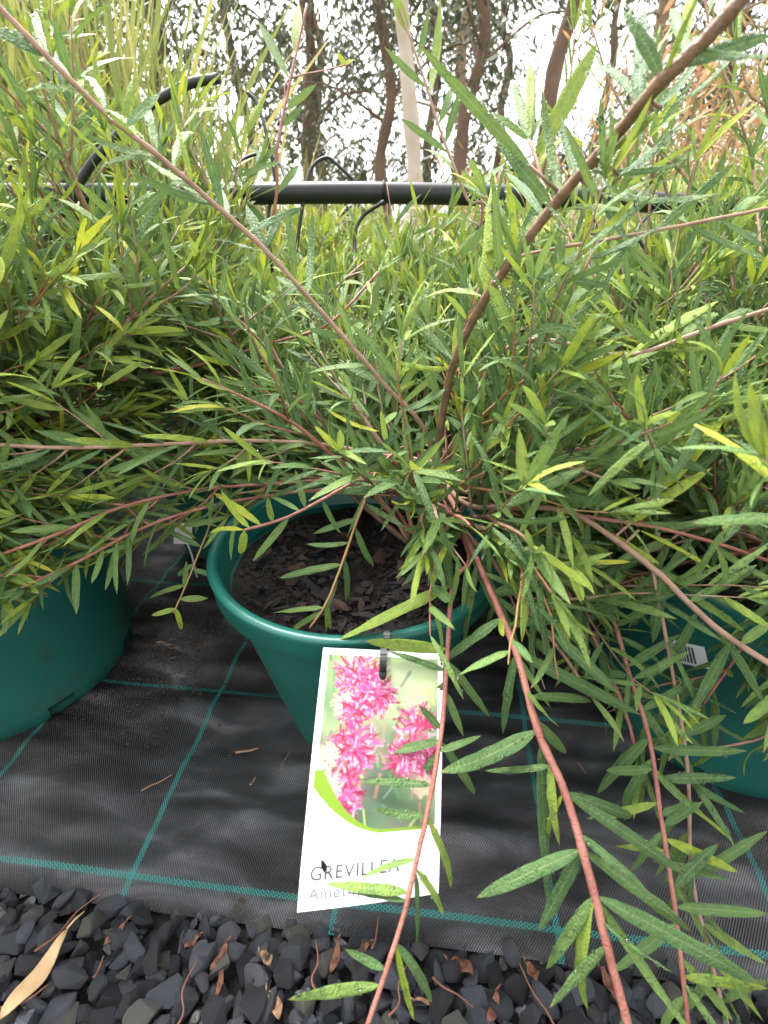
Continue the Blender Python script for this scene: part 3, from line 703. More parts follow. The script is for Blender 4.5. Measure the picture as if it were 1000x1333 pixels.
# main brown stem rising to the upper right
trace(S0, [(568,600,.43),(578,530,.40),(592,470,.375),(632,388,.335),(720,268,.285),(790,190,.25),(862,105,.215),(920,50,.20),(990,-30,.185)], .0031, .0029, M_STEM_BROWN, BC, dress=(.03,.3,False), lenr=(.04,.06), tone=.3, leaves=[
 (862,100,818,-8,21,.15,-.01),(868,80,897,-6,17,.7,.02),(888,92,1010,38,20,.18,.0),(822,142,768,-5,13,.22,.02),(826,142,832,52,19,.12,.04),(862,142,978,106,11,.2,.02),(850,145,912,102,13,.15,.03),
 (757,232,726,172,13,.2,.02),(790,232,848,148,10,.85,.02),(805,228,888,185,14,.15,.0),(780,250,930,292,13,.25,-.02),(785,255,814,322,15,.12,.0),(712,272,632,166,17,.3,-.01),(690,215,553,72,15,.42,.0),
 (708,285,660,205,14,.2,.03),(632,388,641,212,17,.72,-.01),(648,352,712,252,16,.2,.02),(625,382,668,362,15,.82,-.02),(668,362,803,366,10,.22,.0),(668,368,732,402,11,.25,.0),(622,380,543,344,12,.55,.02),
 (586,478,496,487,9,.72,-.02),(592,475,686,488,9,.5,.0),(643,392,656,468,14,.12,.0),(588,470,596,408,12,.72,.0),(585,468,524,405,11,.25,.03),(700,295,610,330,13,.2,.05),(588,485,640,540,12,.2,.0),(580,500,520,550,12,.18,-.02),
 (575,560,515,600,13,.2,-.02),(578,540,650,585,13,.22,-.02),(572,580,560,660,12,.15,-.03),(735,262,700,160,14,.35,.03),(690,300,650,300,9,.3,.02),(760,228,860,240,12,.3,.02),(905,62,1000,90,16,.3,-.01),(900,70,870,-10,15,.3,.02)])
# side shoot with lime leaves
trace(S0, [(708,248,.30),(700,212,.305),(688,182,.31)], .0013, .0010, M_STEM_PINK, at(722,268,.286), leaves=[(686,186,692,22,16,.62,.01),(699,203,792,42,24,.62,-.01),(690,190,665,100,13,.4,.02),(702,215,760,110,15,.7,.02),(688,184,640,140,10,.5,.0),(690,185,715,90,14,.45,.02)])
# long pink branch to the upper left
trace(S0, [(560,580,.43),(500,500,.40),(448,440,.385),(400,385,.37),(345,325,.35),(290,275,.335),(215,210,.31),(140,150,.29),(60,72,.27),(-10,0,.255)], .0019, .0016, M_STEM_PINK, BC, dress=(.022,.2,False), lenr=(.034,.055), tone=.32, leaves=[
 (140,140,108,30,14,.25,.01),(95,105,20,20,17,.45,.0),(195,195,120,110,12,.55,.0),(300,280,272,208,14,.2,.02),(345,330,320,260,15,.2,.0),(275,265,175,240,12,.3,-.01),(210,205,133,203,11,.35,.02),(290,270,180,200,10,.5,.02),
 (205,190,188,95,14,.4,.02),(260,250,205,215,9,.3,.0),(60,70,-10,30,20,.2,-.01),(62,75,30,-10,14,.35,.02),(400,385,352,350,11,.3,.0),(402,380,412,300,12,.3,.03),(345,322,375,250,12,.2,.02),(448,440,400,430,10,.3,.0),(452,440,490,400,11,.4,.02),(498,500,440,470,11,.25,.0),(230,222,235,120,13,.5,.03),(160,165,215,110,12,.3,.02),(320,300,395,265,12,.2,.02)])
# red stem sweeping forward over the mat
trace(S0, [(590,655,.40),(610,705,.375),(640,772,.345),(672,850,.318),(700,950,.292),(735,1030,.275),(762,1120,.262),(790,1230,.252),(820,1345,.245)], .0023, .0022, M_STEM_RED, BC + Vector((.01,0,.08)), dress=(.030,.2,False), lenr=(.03,.048), tone=.3, leaves=[
 (690,958,574,1028,24,.2,-.01),(702,965,708,1158,16,.18,.01),(738,1027,880,1084,17,.12,.0),(740,1032,898,1138,16,.22,-.005),(747,1105,616,1168,20,.2,.0),(748,1112,700,1217,18,.1,.01),(758,1108,908,1212,16,.25,.0),
 (762,1162,696,1284,17,.3,.0),(758,1166,708,1345,20,.62,-.005),(772,1168,1000,1282,22,.2,-.01),(775,1170,890,1345,14,.4,.0),(676,845,850,938,17,.15,.0),(604,720,668,838,19,.25,.0),(648,765,722,848,13,.22,.0),(660,800,560,870,18,.2,.0),
 (695,930,757,1002,14,.3,.01),(738,1035,682,1115,9,.55,.01),(720,1000,640,1010,10,.3,.02),(640,772,745,752,18,.16,.01),(655,810,770,790,14,.2,.02),(600,690,520,760,15,.22,-.01),(620,735,590,850,14,.25,.0),(672,850,645,960,14,.2,.01),(790,1225,720,1300,14,.3,.01),(690,905,800,905,13,.25,.02)])
# thin red stem that hangs in front of the tag
trace(S0, [(610,720,.37),(590,760,.345),(582,860,.318),(575,950,.298),(558,1050,.280),(540,1130,.270),(520,1210,.262),(475,1345,.250)], .0015, .0013, M_STEM_RED, BC + Vector((.012,-.01,.07)), leaves=[
 (560,1068,616,1170,11,.55,.0),(545,1125,598,1195,10,.6,.0),(546,1128,553,1240,10,.12,.0),(526,1225,588,1318,13,.2,.0),(522,1235,536,1345,10,.65,.0),(540,1118,466,1130,11,.4,-.005),(522,1164,424,1150,15,.45,-.006),(520,1168,450,1158,13,.1,-.002),
 (552,1068,482,1058,12,.2,-.005),(556,1026,470,1013,11,.15,.0),(573,962,505,980,14,.18,.0),(576,957,543,916,11,.12,.0),(578,868,505,846,11,.1,.0),(580,880,530,950,12,.2,.005),(485,1282,374,1296,15,.5,-.005),(577,985,628,960,11,.25,.0),(578,970,640,1060,13,.3,.01),(572,985,535,1030,10,.2,.0),
 (585,840,470,835,16,.6,-.01),(588,775,578,652,16,.25,.0),(588,765,438,833,18,.62,-.01),(583,860,640,935,12,.3,.01),(580,905,605,960,11,.35,.0),(500,1270,445,1235,12,.2,.0)])
# reddish branches to the right
trace(S0, [(600,652,.40),(655,660,.375),(720,662,.352),(765,678,.34),(850,740,.32),(930,815,.305),(1010,870,.295)], .0022, .0018, M_STEM_PINK, BC + Vector((0,0,.10)), leaves=[
 (722,675,789,792,14,.3,.0),(820,682,925,598,19,.68,-.01),(832,690,948,738,12,.78,-.01),(795,688,850,735,14,.7,.0),(690,660,640,612,13,.2,.02),(740,668,800,620,14,.25,.0),(770,680,760,740,12,.2,.02),(850,742,990,790,17,.35,.0),(860,750,850,840,18,.18,.02),
 (900,790,985,740,13,.25,.0),(905,795,880,880,14,.2,.02),(930,812,1000,900,13,.2,.0),(880,772,800,790,12,.2,.02),(655,662,620,740,14,.2,.0),(700,662,760,610,15,.45,.02),(640,656,700,610,12,.2,.02),(950,835,900,930,14,.22,.02),(960,840,1010,800,14,.4,.0)])
trace(S0, [(760,672,.345),(845,685,.335),(925,705,.33),(1015,735,.325)], .0014, .0012, M_STEM_RED, at(722,662,.352), leaves=[(845,648,957,553,19,.75,-.01),(870,688,980,660,12,.35,.0),(900,700,860,760,12,.2,.01),(925,705,1000,770,12,.35,.0),(940,708,1000,640,14,.3,.0),(820,682,930,690,11,.3,.0)])
trace(S0, [(605,550,.41),(642,470,.39),(690,442,.38),(750,450,.37),(820,462,.36),(930,425,.345),(1015,398,.335)], .0017, .0015, M_STEM_PINK, BC + Vector((0,0,.06)), leaves=[(820,460,938,378,18,.55,-.01),(845,462,970,460,8,.6,.0),(690,432,600,440,11,.3,.0),(740,446,700,510,12,.25,.0),(780,455,850,520,12,.4,.0),(880,445,960,370,15,.35,.0),(930,425,1010,370,13,.3,.0),(940,425,1000,440,12,.5,.0),(720,440,790,370,12,.3,.0),(870,448,800,480,11,.3,.02),(700,435,765,470,10,.25,0)])
trace(S0, [(690,330,.34),(800,310,.33),(880,295,.325),(1015,268,.32)], .0012, .0011, M_STEM_PINK, at(668,340,.32), leaves=[(760,318,700,380,12,.3,.0),(800,310,880,360,11,.4,.0),(850,300,940,230,13,.3,.0),(900,292,850,240,12,.35,.02),(930,288,1000,320,12,.3,.0),(960,280,1010,220,14,.35,.0),(820,308,780,370,11,.2,.0),(890,295,990,345,10,.3,.0),(760,318,830,270,12,.25,.0)])
trace(S0, [(660,640,.40),(700,700,.395),(745,780,.38),(785,855,.36),(815,930,.345),(830,985,.335)], .0016, .0012, M_STEM_RED, BC + Vector((.02,0,.06)), dress=(.012,.25), lenr=(.035,.05), tone=.2)
trace(S0, [(720,690,.40),(790,790,.375),(820,880,.35),(845,960,.325),(860,1060,.305),(878,1180,.29),(897,1345,.28)], .0016, .0014, M_STEM_RED, BC + Vector((.02,0,.07)), dress=(.025,.2,False), lenr=(.03,.045), tone=.3, leaves=[
 (858,1065,915,1045,15,.2,.0),(862,1075,916,1045,12,.15,.0),(868,1090,972,1140,13,.7,-.005),(850,1000,935,1092,11,.65,.0),(846,975,962,985,15,.16,-.005),(855,1010,950,1010,13,.12,.0),(842,955,765,1030,18,.2,.0),(850,1000,780,1010,14,.22,.0),(848,990,792,1060,15,.25,.0),(855,1050,765,1072,12,.6,.0),
 (866,1110,800,1100,12,.55,.0),(866,1130,955,1140,12,.25,.0),(875,1170,930,1090,15,.12,.0),(880,1180,1010,1190,14,.3,-.005),(872,1150,940,1240,13,.45,.0),(880,1210,800,1270,14,.3,.0),(885,1240,960,1330,14,.5,.0),(890,1290,840,1345,13,.4,.0),(888,1260,1005,1290,16,.55,-.005),(835,925,905,885,12,.2,.0),(832,920,880,990,12,.3,.0),(822,885,760,870,13,.18,.0),(815,865,880,830,13,.2,.01),(800,815,850,780,12,.25,.01)])
trace(S0, [(880,900,.34),(895,1000,.325),(900,1130,.31),(917,1215,.30),(950,1345,.29)], .0012, .0011, M_STEM_PINK, at(850,740,.32), dress=(.016,.15,False), lenr=(.03,.05), tone=.34, leaves=[(905,1150,1000,1080,14,.25,.0),(912,1195,985,1250,12,.5,.0),(925,1250,1010,1330,14,.55,.0),(930,1270,870,1340,12,.4,.0),(940,1300,1000,1260,13,.35,.0),(898,1090,860,1160,12,.2,.0),(896,1010,960,1060,12,.2,.0),(890,960,950,930,13,.22,.0)])
# small shoots over the potting mix
trace(S0, [(500,600,.43),(470,665,.41),(445,735,.395),(425,785,.385),(403,818,.38)], .0013, .0009, M_STEM_GREEN, BC + Vector((-.01,.01,.07)), leaves=[(432,735,360,748,11,.3,.0),(418,790,355,796,11,.4,.0),(415,795,358,830,9,.5,.0),(428,785,433,840,10,.5,.0),(452,722,460,795,10,.2,.0),(462,690,482,750,10,.2,.0),(455,705,400,718,9,.25,.0),(465,675,400,695,10,.22,.0),(442,750,428,795,8,.3,.0),(480,640,450,700,9,.2,.0),(485,640,470,600,9,.25,.02),(475,655,530,690,9,.2,.0)])
trace(S0, [(530,580,.43),(480,615,.41),(420,650,.395),(370,675,.385),(318,690,.375)], .0014, .0011, M_STEM_RED, BC + Vector((-.01,.01,.08)), leaves=[(340,683,272,630,11,.75,.0),(320,690,262,678,8,.8,.0),(318,690,315,728,13,.7,.0),(322,688,283,650,12,.72,.01),(375,672,330,730,11,.4,.0),(355,680,345,648,11,.55,.0),(400,660,385,610,10,.3,.0),(420,650,440,700,9,.2,.0),(390,667,350,640,8,.3,.02),(450,632,410,600,10,.25,.0)])
# long branches to the left
trace(S0, [(540,600,.44),(430,580,.43),(330,574,.41),(200,579,.385),(90,583,.365),(-20,578,.35)], .0016, .0014, M_STEM_PINK, BC + Vector((-.01,.01,.09)), twigs=[(330,574,290,632,-.01,.008),(250,576,195,628,0,.008),(170,580,105,642,0,.008),(90,583,30,645,0,.008),(390,577,335,622,0,.008),(300,575,235,528,.01,.008),(150,580,75,538,0,.008),(60,583,-10,610,0,.008)], dress=(.010,.15,False), lenr=(.040,.055), tone=.24, spread=(.45,.85), leaves=[(220,580,150,630,17,.35,.0),(330,575,300,620,11,.5,.0),(120,582,45,555,16,.4,.0),(60,583,-10,550,14,.45,.0)])
trace(S0, [(500,615,.44),(380,628,.43),(270,636,.41),(165,658,.385),(75,695,.36),(-15,728,.345)], .0014, .0012, M_STEM_RED, BC + Vector((-.01,.01,.08)), twigs=[(350,632,305,678,0,.008),(290,636,225,688,0,.008),(215,648,150,705,0,.008),(120,680,55,728,0,.008),(60,700,5,765,0,.008),(250,640,190,615,0,.008),(160,660,85,640,0,.008),(90,688,20,680,0,.008)], dress=(.010,.2,False), lenr=(.038,.052), tone=.25, spread=(.45,.9))
trace(S0, [(480,630,.45),(350,645,.43),(250,665,.41),(175,692,.39),(100,732,.37),(-10,782,.35)], .0013, .0011, M_STEM_RED, BC + Vector((-.01,.01,.07)), twigs=[(250,665,200,705,0,.008),(150,705,90,700,0,.008),(100,732,40,775,0,.008),(60,755,0,745,0,.008),(200,682,150,660,0,.008)], dress=(.011,.3,False), lenr=(.034,.046), tone=.25, spread=(.5,1.0), leaves=[(150,705,142,768,9,.3,.0),(100,735,96,800,11,.3,.0),(130,715,125,760,9,.4,.0),(60,755,45,800,9,.3,.0),(10,775,8,826,10,.35,.0)])
trace(S0, [(330,640,.44),(285,665,.43),(265,705,.42),(245,755,.415),(226,798,.41)], .0010, .0007, M_STEM_GREEN, BC + Vector((-.01,.01,.05)), leaves=[(243,765,182,775,9,.4,.0),(235,780,270,778,9,.45,.0),(228,795,240,825,8,.65,.0),(228,795,200,802,8,.6,.0),(262,712,215,690,9,.2,.0),(252,745,290,752,8,.2,.0),(256,735,220,755,8,.2,.0),(270,700,300,690,8,.2,.0),(240,770,245,730,8,.3,.0)])
trace(S0, [(520,590,.45),(495,520,.46),(487,440,.47)], .0014, .0010, M_STEM_PINK, BC + Vector((0,.01,.06)), dress=(.008,.1), tone=.25)
# body of the shrub: procedural stems in the middle
S0.loc_keep = S0.loc.copy()
def grow_at(s, base, *a, **k):
    keep = s.loc; s.loc = Vector(base); n0 = len(s.branches)
    s.grow(*a, z0=0, **k)
    for br in s.branches[n0:]: br[0].V = [v + s.loc - keep for v in br[0].V]
    s.loc = keep
grow_at(S0, BC, 12, (.12,.26), (.35,1.25), az=(-.3, 3.4), twigs=4, dens=.009)
grow_at(S0, BC + Vector((0,0,.06)), 12, (.10,.2), (.7,1.6), az=(-1.2, 1.2), twigs=4, dens=.009, droop=.2)
grow_at(S0, BC + Vector((-.02,.02,.05)), 8, (.08,.2), (.7,1.5), az=(1.8, 4.0), twigs=4, dens=.009, droop=.15)
grow_at(S0, BC + Vector((0,0,.07)), 12, (.08,.2), (.5,1.6), twigs=3, dens=.010, droop=.1)
grow_at(S0, BC + Vector((.02,-.01,.04)), 7, (.10,.2), (.8,1.6), twigs=3, dens=.010, droop=.1, az=(-1.5,.5))
grow_at(S0, BC + Vector((.0,-.01,.06)), 9, (.06,.13), (.5,1.35), twigs=3, dens=.009, droop=.1, az=(-2.7,-.9))
# ------------------------------------------------------------------ its neighbours
SL = Shrub('grevillea_shrub', (POT_L[0], POT_L[1], .2), 'spreading green shrub growing in the wide straight-walled pot', seed=21, tone0=.3)
SL.grow(30, (.22,.40), (.25,1.25), twigs=6, dens=.010, z0=.02, az=(-.6, 3.8))
SL.grow(22, (.12,.24), (.7,1.7), twigs=6, dens=.009, z0=.03, az=(-2.8, .6), droop=.1)
SL.grow(12, (.15,.3), (.9,1.5), twigs=6, dens=.009, z0=.06, az=(-1.2, .6), droop=.05)
trace(SL, [(-30,560,.50),(55,535,.50),(125,502,.51),(200,487,.515),(270,472,.52),(360,445,.525),(430,420,.53),(492,355,.54)], .0026, .0014, M_STEM_RED, Vector(POT_L) + Vector((.0,.0,.23)), dress=(.010,.15), tone=.32, spread=(.4,.8))
SR = Shrub('grevillea_shrub', (POT_R[0], POT_R[1], .17), 'dense green shrub in the pot with the barcode sticker', seed=33, tone0=.2)
SR.grow(30, (.16,.34), (.3,1.45), twigs=6, dens=.010, z0=.03)
SR.grow(16, (.12,.24), (.9,1.7), twigs=5, dens=.010, z0=.04, az=(2.4,5.2), droop=.15)
labs = ['shrub behind the wide straight-walled pot, crossed by the bent hose', 'shrub with a tall red shoot rising beside the curling drip tubes', 'shrub with a tall pink shoot rising in front of the pale gum trunk', 'shrub standing between and behind the tagged pot and the barcode-stickered pot', 'shrub at the end of the row behind the barcode-stickered pot']
for i, (x, y) in enumerate(ROW1):
    s = Shrub('grevillea_shrub', (x, y, .18), labs[i], 'shrubs in the row behind the tagged pot', lod='lo', seed=60 + i, tone0=.27, lenr=(.044,.072))
    s.grow(26, (.22,.40) if x > .3 else (.22,.44) if x < -.2 else (.15,.27), (.1,1.1), twigs=7, dens=.0125, z0=.02, rbase=.0034, mats=[M_STEM_PINK, M_STEM_PINK, M_STEM_RED, M_STEM_BROWN])
for q in SHRUBS[-5:]: q.grow(16, (.14,.30), (.9,1.6), twigs=6, dens=.011, z0=.04, az=(-2.9,-.2), droop=.1)
# tall stems in the gap
SM = [s for s in SHRUBS if abs(s.loc.x + .255) < .01][0]
trace(SM, [(352,300,.60),(360,200,.57),(375,120,.56),(400,5,.545)], .0022, .0014, M_STEM_RED, SM.loc + Vector((0,0,.02)), leaves=[(380,75,388,-10,14,.62,.0),(375,105,335,20,12,.35,.0),(365,190,320,230,10,.4,.0),(372,150,414,108,10,.5,.0),(362,170,395,140,9,.35,.0),(356,220,318,180,9,.3,.0),(358,250,395,200,9,.35,0),(352,290,320,260,10,.3,.0)])
trace(SM, [(375,105,.56),(420,92,.56),(455,84,.555)], .0010, .0007, M_STEM_RED, at(372,135,.562), leaves=[(440,88,462,76,7,.8,.0),(452,84,440,70,7,.8,0)])
SQ = [s for s in SHRUBS if abs(s.loc.x - .365) < .01][0]
for pp in ([(940,300,.60),(900,238,.58),(850,190,.57),(800,120,.56),(770,35,.55)], [(985,260,.60),(962,150,.58),(930,60,.57),(915,-15,.56)], [(720,270,.64),(722,180,.62),(742,100,.61),(748,40,.60)], [(1010,200,.52),(975,120,.51),(960,60,.50)], [(900,330,.62),(868,250,.60),(846,150,.58),(850,80,.57)]):
    trace(SQ, pp, .0019, .0010, M_STEM_PINK, SQ.loc + Vector((0,0,.03)), dress=(.013,.3), lenr=(.042,.068), tone=.33, spread=(.35,.8))
SN = [s for s in SHRUBS if abs(s.loc.x - .065) < .01][0]
trace(SN, [(625,300,.60),(608,258,.585),(575,175,.57),(548,90,.555),(520,10,.545)], .0021, .0013, M_STEM_PINK, SN.loc + Vector((0,0,.02)), leaves=[(560,130,582,15,15,.62,.0),(530,45,510,-10,14,.6,.0),(555,110,500,70,10,.4,.0),(590,205,520,150,10,.35,.0),(600,230,555,170,9,.4,.0),(570,160,600,90,11,.4,.0),(545,80,560,20,10,.4,.0),(608,255,660,200,10,.35,.0),(532,40,550,-5,10,.5,.0),(586,190,595,120,11,.3,0)])
for i, (x, y) in enumerate(ROW2):
    s = Shrub('grevillea_shrub', (x, y, .18), 'shrub with narrow yellow-green leaves in the far row behind the black pipe', 'shrubs in the far row', lod='lo', seed=90 + i, tone0=.38, lenr=(.044,.07))
    s.grow(28, (.26,.55) if x < -.3 else (.2,.36) if x > .5 else (.15,.27), (.0,.95), twigs=7, dens=.0135, z0=.02, rbase=.0034, mats=[M_STEM_PINK, M_STEM_PINK, M_STEM_RED, M_STEM_GREEN])

# ------------------------------------------------------------------ build the shrubs: the leaves that show largest as pieces, the rest joined
for s in SHRUBS:
    for M, var, tone, bi in s.leaves:
        V = (HI if s.lod == 'hi' else LO)[var][0]; b = M.translation; t = M @ Vector((0, 1, 0)); x = (M @ Vector((.05, .5, 0))) - (M @ Vector((0, .5, 0)))
        m_ = (b + t) / 2; occ(b, m_ + x, t, m_ - x)
bvh = BVHTree.FromPolygons(ALL_OCC_V, ALL_OCC_F); EYE = Vector((0, 0, CAM_H))
def seen(p):
    d = p - EYE; L = d.length; h = bvh.ray_cast(EYE, d / L, L - .004); return h[0] is None
for s in SHRUBS:
    bobs = []
    for mb, m in s.branches: bobs.append(mobj('branch', mb.mesh('branch', m), s.o))
    sc = []
    for L in s.leaves:
        M = L[0]; a, b = proj(M.translation), proj(M @ Vector((0, 1, 0))); mid = proj(M @ Vector((0, .5, 0))); k = 0
        if in_frame(mid, 20) and a[2] > .05 and b[2] > .05:
            px = math.hypot(a[0]-b[0], a[1]-b[1])
            if px > 16:
                k = px * px * sum(seen(M @ Vector((0, q, 0))) for q in (.25, .5, .75, .97)) / 4
        sc.append(k)
    order = sorted(range(len(sc)), key=lambda i: -sc[i]); pick = [i for i in order[:298] if sc[i] > 0]; ps = set(pick)
    inv = Matrix.Translation(-s.loc)
    if s is S0:
        dV, dF = [], []
        for i in pick:
            M, var, tone, bi = s.leaves[i]; LV = HI[var][0]; sz = M.to_scale().y
            for q in range(s.r.choice([2, 5, 9, 13, 18])):
                row = s.r.randrange(1, 9); k = row * 5 + s.r.choice([0, 0, 1, 2, 3, 4, 4]); k2 = k + 5
                p = inv @ M @ (Vector(LV[k]).lerp(Vector(LV[k2]), s.r.random())); nn = Vector(M.col[2][:3]).normalized(); rd = s.r.uniform(.0005, .0015)
                X = nn.orthogonal().normalized(); Y = nn.cross(X); c = len(dV)
                for h_, q_ in ((-.2, 1.), (.45, .8)):
                    for a_ in range(6): dV.append(p + (X * math.cos(a_*1.0472) + Y * math.sin(a_*1.0472)) * rd * q_ + nn * rd * h_)
                dV.append(p + nn * rd * .75)
                for a_ in range(6):
                    b_ = (a_ + 1) % 6; dF.append((c+a_, c+b_, c+6+b_, c+6+a_)); dF.append((c+6+a_, c+6+b_, c+12))
        tag(mobj('water_droplets', pymesh('water_droplets', dV, dF, M_DROP, True), s.o), kind='stuff')
    for i in pick:
        M, var, tone, bi = s.leaves[i]; o = bpy.data.objects.new('leaf', leaf_mesh(s.lod, var, tone, s.lmat)); link(o, bobs[bi]); o.matrix_local = inv @ M
    merged('foliage', [s.leaves[i][:3] for i in range(len(sc)) if i not in ps], MED if s.lod == 'hi' else LO, s.lmat, s.o, s.loc)

# ------------------------------------------------------------------ plants behind the pipe
def sedge(loc, n, h, label, seed, m=None, tone=(.2,.9), group=None, spread=.35, wide=(.22,.5)):
    r = random.Random(seed); o = empty('sedge_clump', loc); tag(o, label, 'grass clump', group); Ls = []; l0 = Vector(loc)
    for k in range(n):
        a = r.uniform(0, 6.283); th = abs(r.gauss(0, spread)); d = Vector((math.cos(a)*math.sin(th), math.sin(a)*math.sin(th), math.cos(th)))
        b = l0 + Vector((r.gauss(0,.05), r.gauss(0,.05), 0)); ll = h * r.uniform(.5, 1.1)
        if clear_hit(b + d * ll, b + d * ll * .8): continue
        Ls.append((leaf_matrix(b, d, ll, r.uniform(*wide), Vector((math.cos(a), math.sin(a), .1)), r.uniform(-.6,.6)), r.randrange(4), r.uniform(*tone)))
    merged('blades', Ls, BLADE, m or M_SEDGE, o, l0); return o
def bush(loc, n, rad, h, m, label, seed, tone=(0,1), flowers=0, llen=(.05,.09), fm=None, name='bush', group=None):
    r = random.Random(seed); o = empty(name, loc); tag(o, label, 'bush', group); l0 = Vector(loc); Ls = []
    for k in range(16):
        a = r.uniform(0, 6.28); th = r.uniform(.05, .75); d = Vector((math.cos(a)*math.sin(th)*rad*1.3, math.sin(a)*math.sin(th)*rad*1.3, h * math.cos(th)*r.uniform(.6,1)))
        pts = catmull([Vector((0,0,0)), d*.5 + Vector((r.gauss(0,.03), r.gauss(0,.03), h*.1)), d], 4); mb = MB(); mb.tube(pts, [.010*(1-.8*i/len(pts)) for i in range(len(pts))], 6); mobj('stem', mb.mesh('stem', M_STEM_PINK), o)
        for q in range(n // 16):
            p = pts[-1].lerp(pts[2], r.random() ** 1.5) + Vector((r.gauss(0,rad*.18), r.gauss(0,rad*.18), r.gauss(0,h*.08))) + l0; dd = Vector((r.gauss(0,.6), r.gauss(0,.6), r.gauss(.5,.5))); ll = r.uniform(*llen)
            if clear_hit(p): continue
            Ls.append((leaf_matrix(p, dd, ll, r.uniform(.7,1.2), None, r.uniform(-1,1)), r.randrange(4), r.uniform(*tone)))
        if k < flowers:
            Fs = []; c = pts[-1] + l0
            for q in range(60):
                dd = Vector((r.gauss(0,1), r.gauss(0,1), r.gauss(0,1))); Fs.append((leaf_matrix(c + Vector((0,0,r.uniform(-.04,.04))), dd, r.uniform(.02,.04), 1, None, 0), r.randrange(4), r.random()))
            merged('flower', Fs, BLADE, fm or M_RED, o, l0).pop('kind', None)
    merged('foliage', Ls, LO, m, o, l0); return o
r = random.Random(5)
for i, (x, y, h) in enumerate([(-1.25,1.5,1.0), (-1.0,1.45,1.05), (-.72,1.5,.98), (-.48,1.55,.8), (-1.5,1.7,1.2), (-.95,1.8,1.2), (-.3,1.75,.62), (.75,1.6,.62), (1.3,1.7,.72), (.42,1.7,.55), (1.05,1.5,.66), (1.65,1.9,.9)]):
    sedge((x, y, 0), 480, h, 'tall clump of thin yellow-green blades standing behind the black pipe', 200 + i, group='blade clumps behind the pipe')
def needle_tree(loc, h, label, seed):
    r = random.Random(seed); o = empty('pine_seedling', loc); tag(o, label, 'pine seedling'); l0 = Vector(loc); mb = MB()
    mb.tube([Vector((0,0,0)), Vector((.01,0,h*.5)), Vector((0,.01,h))], [.012,.008,.003], 7); mobj('trunk', mb.mesh('trunk', M_STEM_BROWN), o); Ls = []
    for k in range(34):
        z = h * r.uniform(.3, 1); a = r.uniform(0, 6.28); th = r.uniform(.5, 1.1); d = Vector((math.cos(a)*math.sin(th), math.sin(a)*math.sin(th), math.cos(th))); L = .22 * (1.15 - z / h) + .06
        b = Vector((0,0,z)); e = b + d * L; mb = MB(); mb.tube([b, b.lerp(e,.5) + Vector((0,0,.01)), e], [.003,.0022,.0015], 5); mobj('branch', mb.mesh('branch', M_STEM_GREEN), o)
        for q in range(70):
            p = b.lerp(e, r.uniform(.35, 1)); dd = d + Vector((r.gauss(0,.45), r.gauss(0,.45), r.gauss(.1,.45)))
            Ls.append((leaf_matrix(p + l0, dd, r.uniform(.06,.11), .9, None, r.uniform(0,6)), r.randrange(4), r.uniform(.1,.5)))
    merged('needles', Ls, BLADE, M_LEAF, o, l0)
for i, (x, y, h) in enumerate([(-1.12,1.48,.95), (-.70,1.55,.92), (-1.5,1.62,1.05), (-.92,1.75,1.15), (1.2,1.62,.68), (.8,1.85,.62)]):
    bush((x, y, 0), 1500, .32, h, M_SEDGE, 'upright pale yellow-green bush with narrow leaves standing among the blade clumps', 600 + i, (.0,.8), llen=(.05,.09), name='feathery_bush', group='feathery bushes behind the pipe')
needle_tree((-.82, 1.62, 0), 1.02, 'young pine with soft bright needles among the yellow-green blades', 4)
needle_tree((-1.35, 1.9, 0), 1.1, 'taller young pine with soft needles at the edge of the nursery', 9)
bush((1.15, 2.3, 0), 2200, .62, 1.15, M_RUST, 'tan bush with red bottlebrush flowers behind the right-hand clumps', 1, (.2,1), 10)
bush((1.9, 2.6, 0), 2400, .7, 1.4, M_RUST, 'straw-coloured dry bush beside the red flowering one', 2, (.4,1), 3)
bush((.45, 2.6, 0), 1100, .4, .72, M_RUST, 'rust-tipped low bush standing in front of the white gum trunk', 3, (.1,.9), 6)
bush((-.05, 2.5, 0), 800, .35, .55, M_SEDGE, 'low yellow-green bush standing in front of the bare gums', 4, (.1,.7), 0)
bush((-1.6, 2.6, 0), 1800, .7, 1.25, M_SEDGE, 'broad light green bush behind the young pines', 5, (.0,.6), 0)
for i, x in enumerate((.02, .28, -.35)): pot((x, 1.75, 0), .14, .11, .26, 'larger green pot standing behind the far row', 'larger green pots at the back', rot=i)

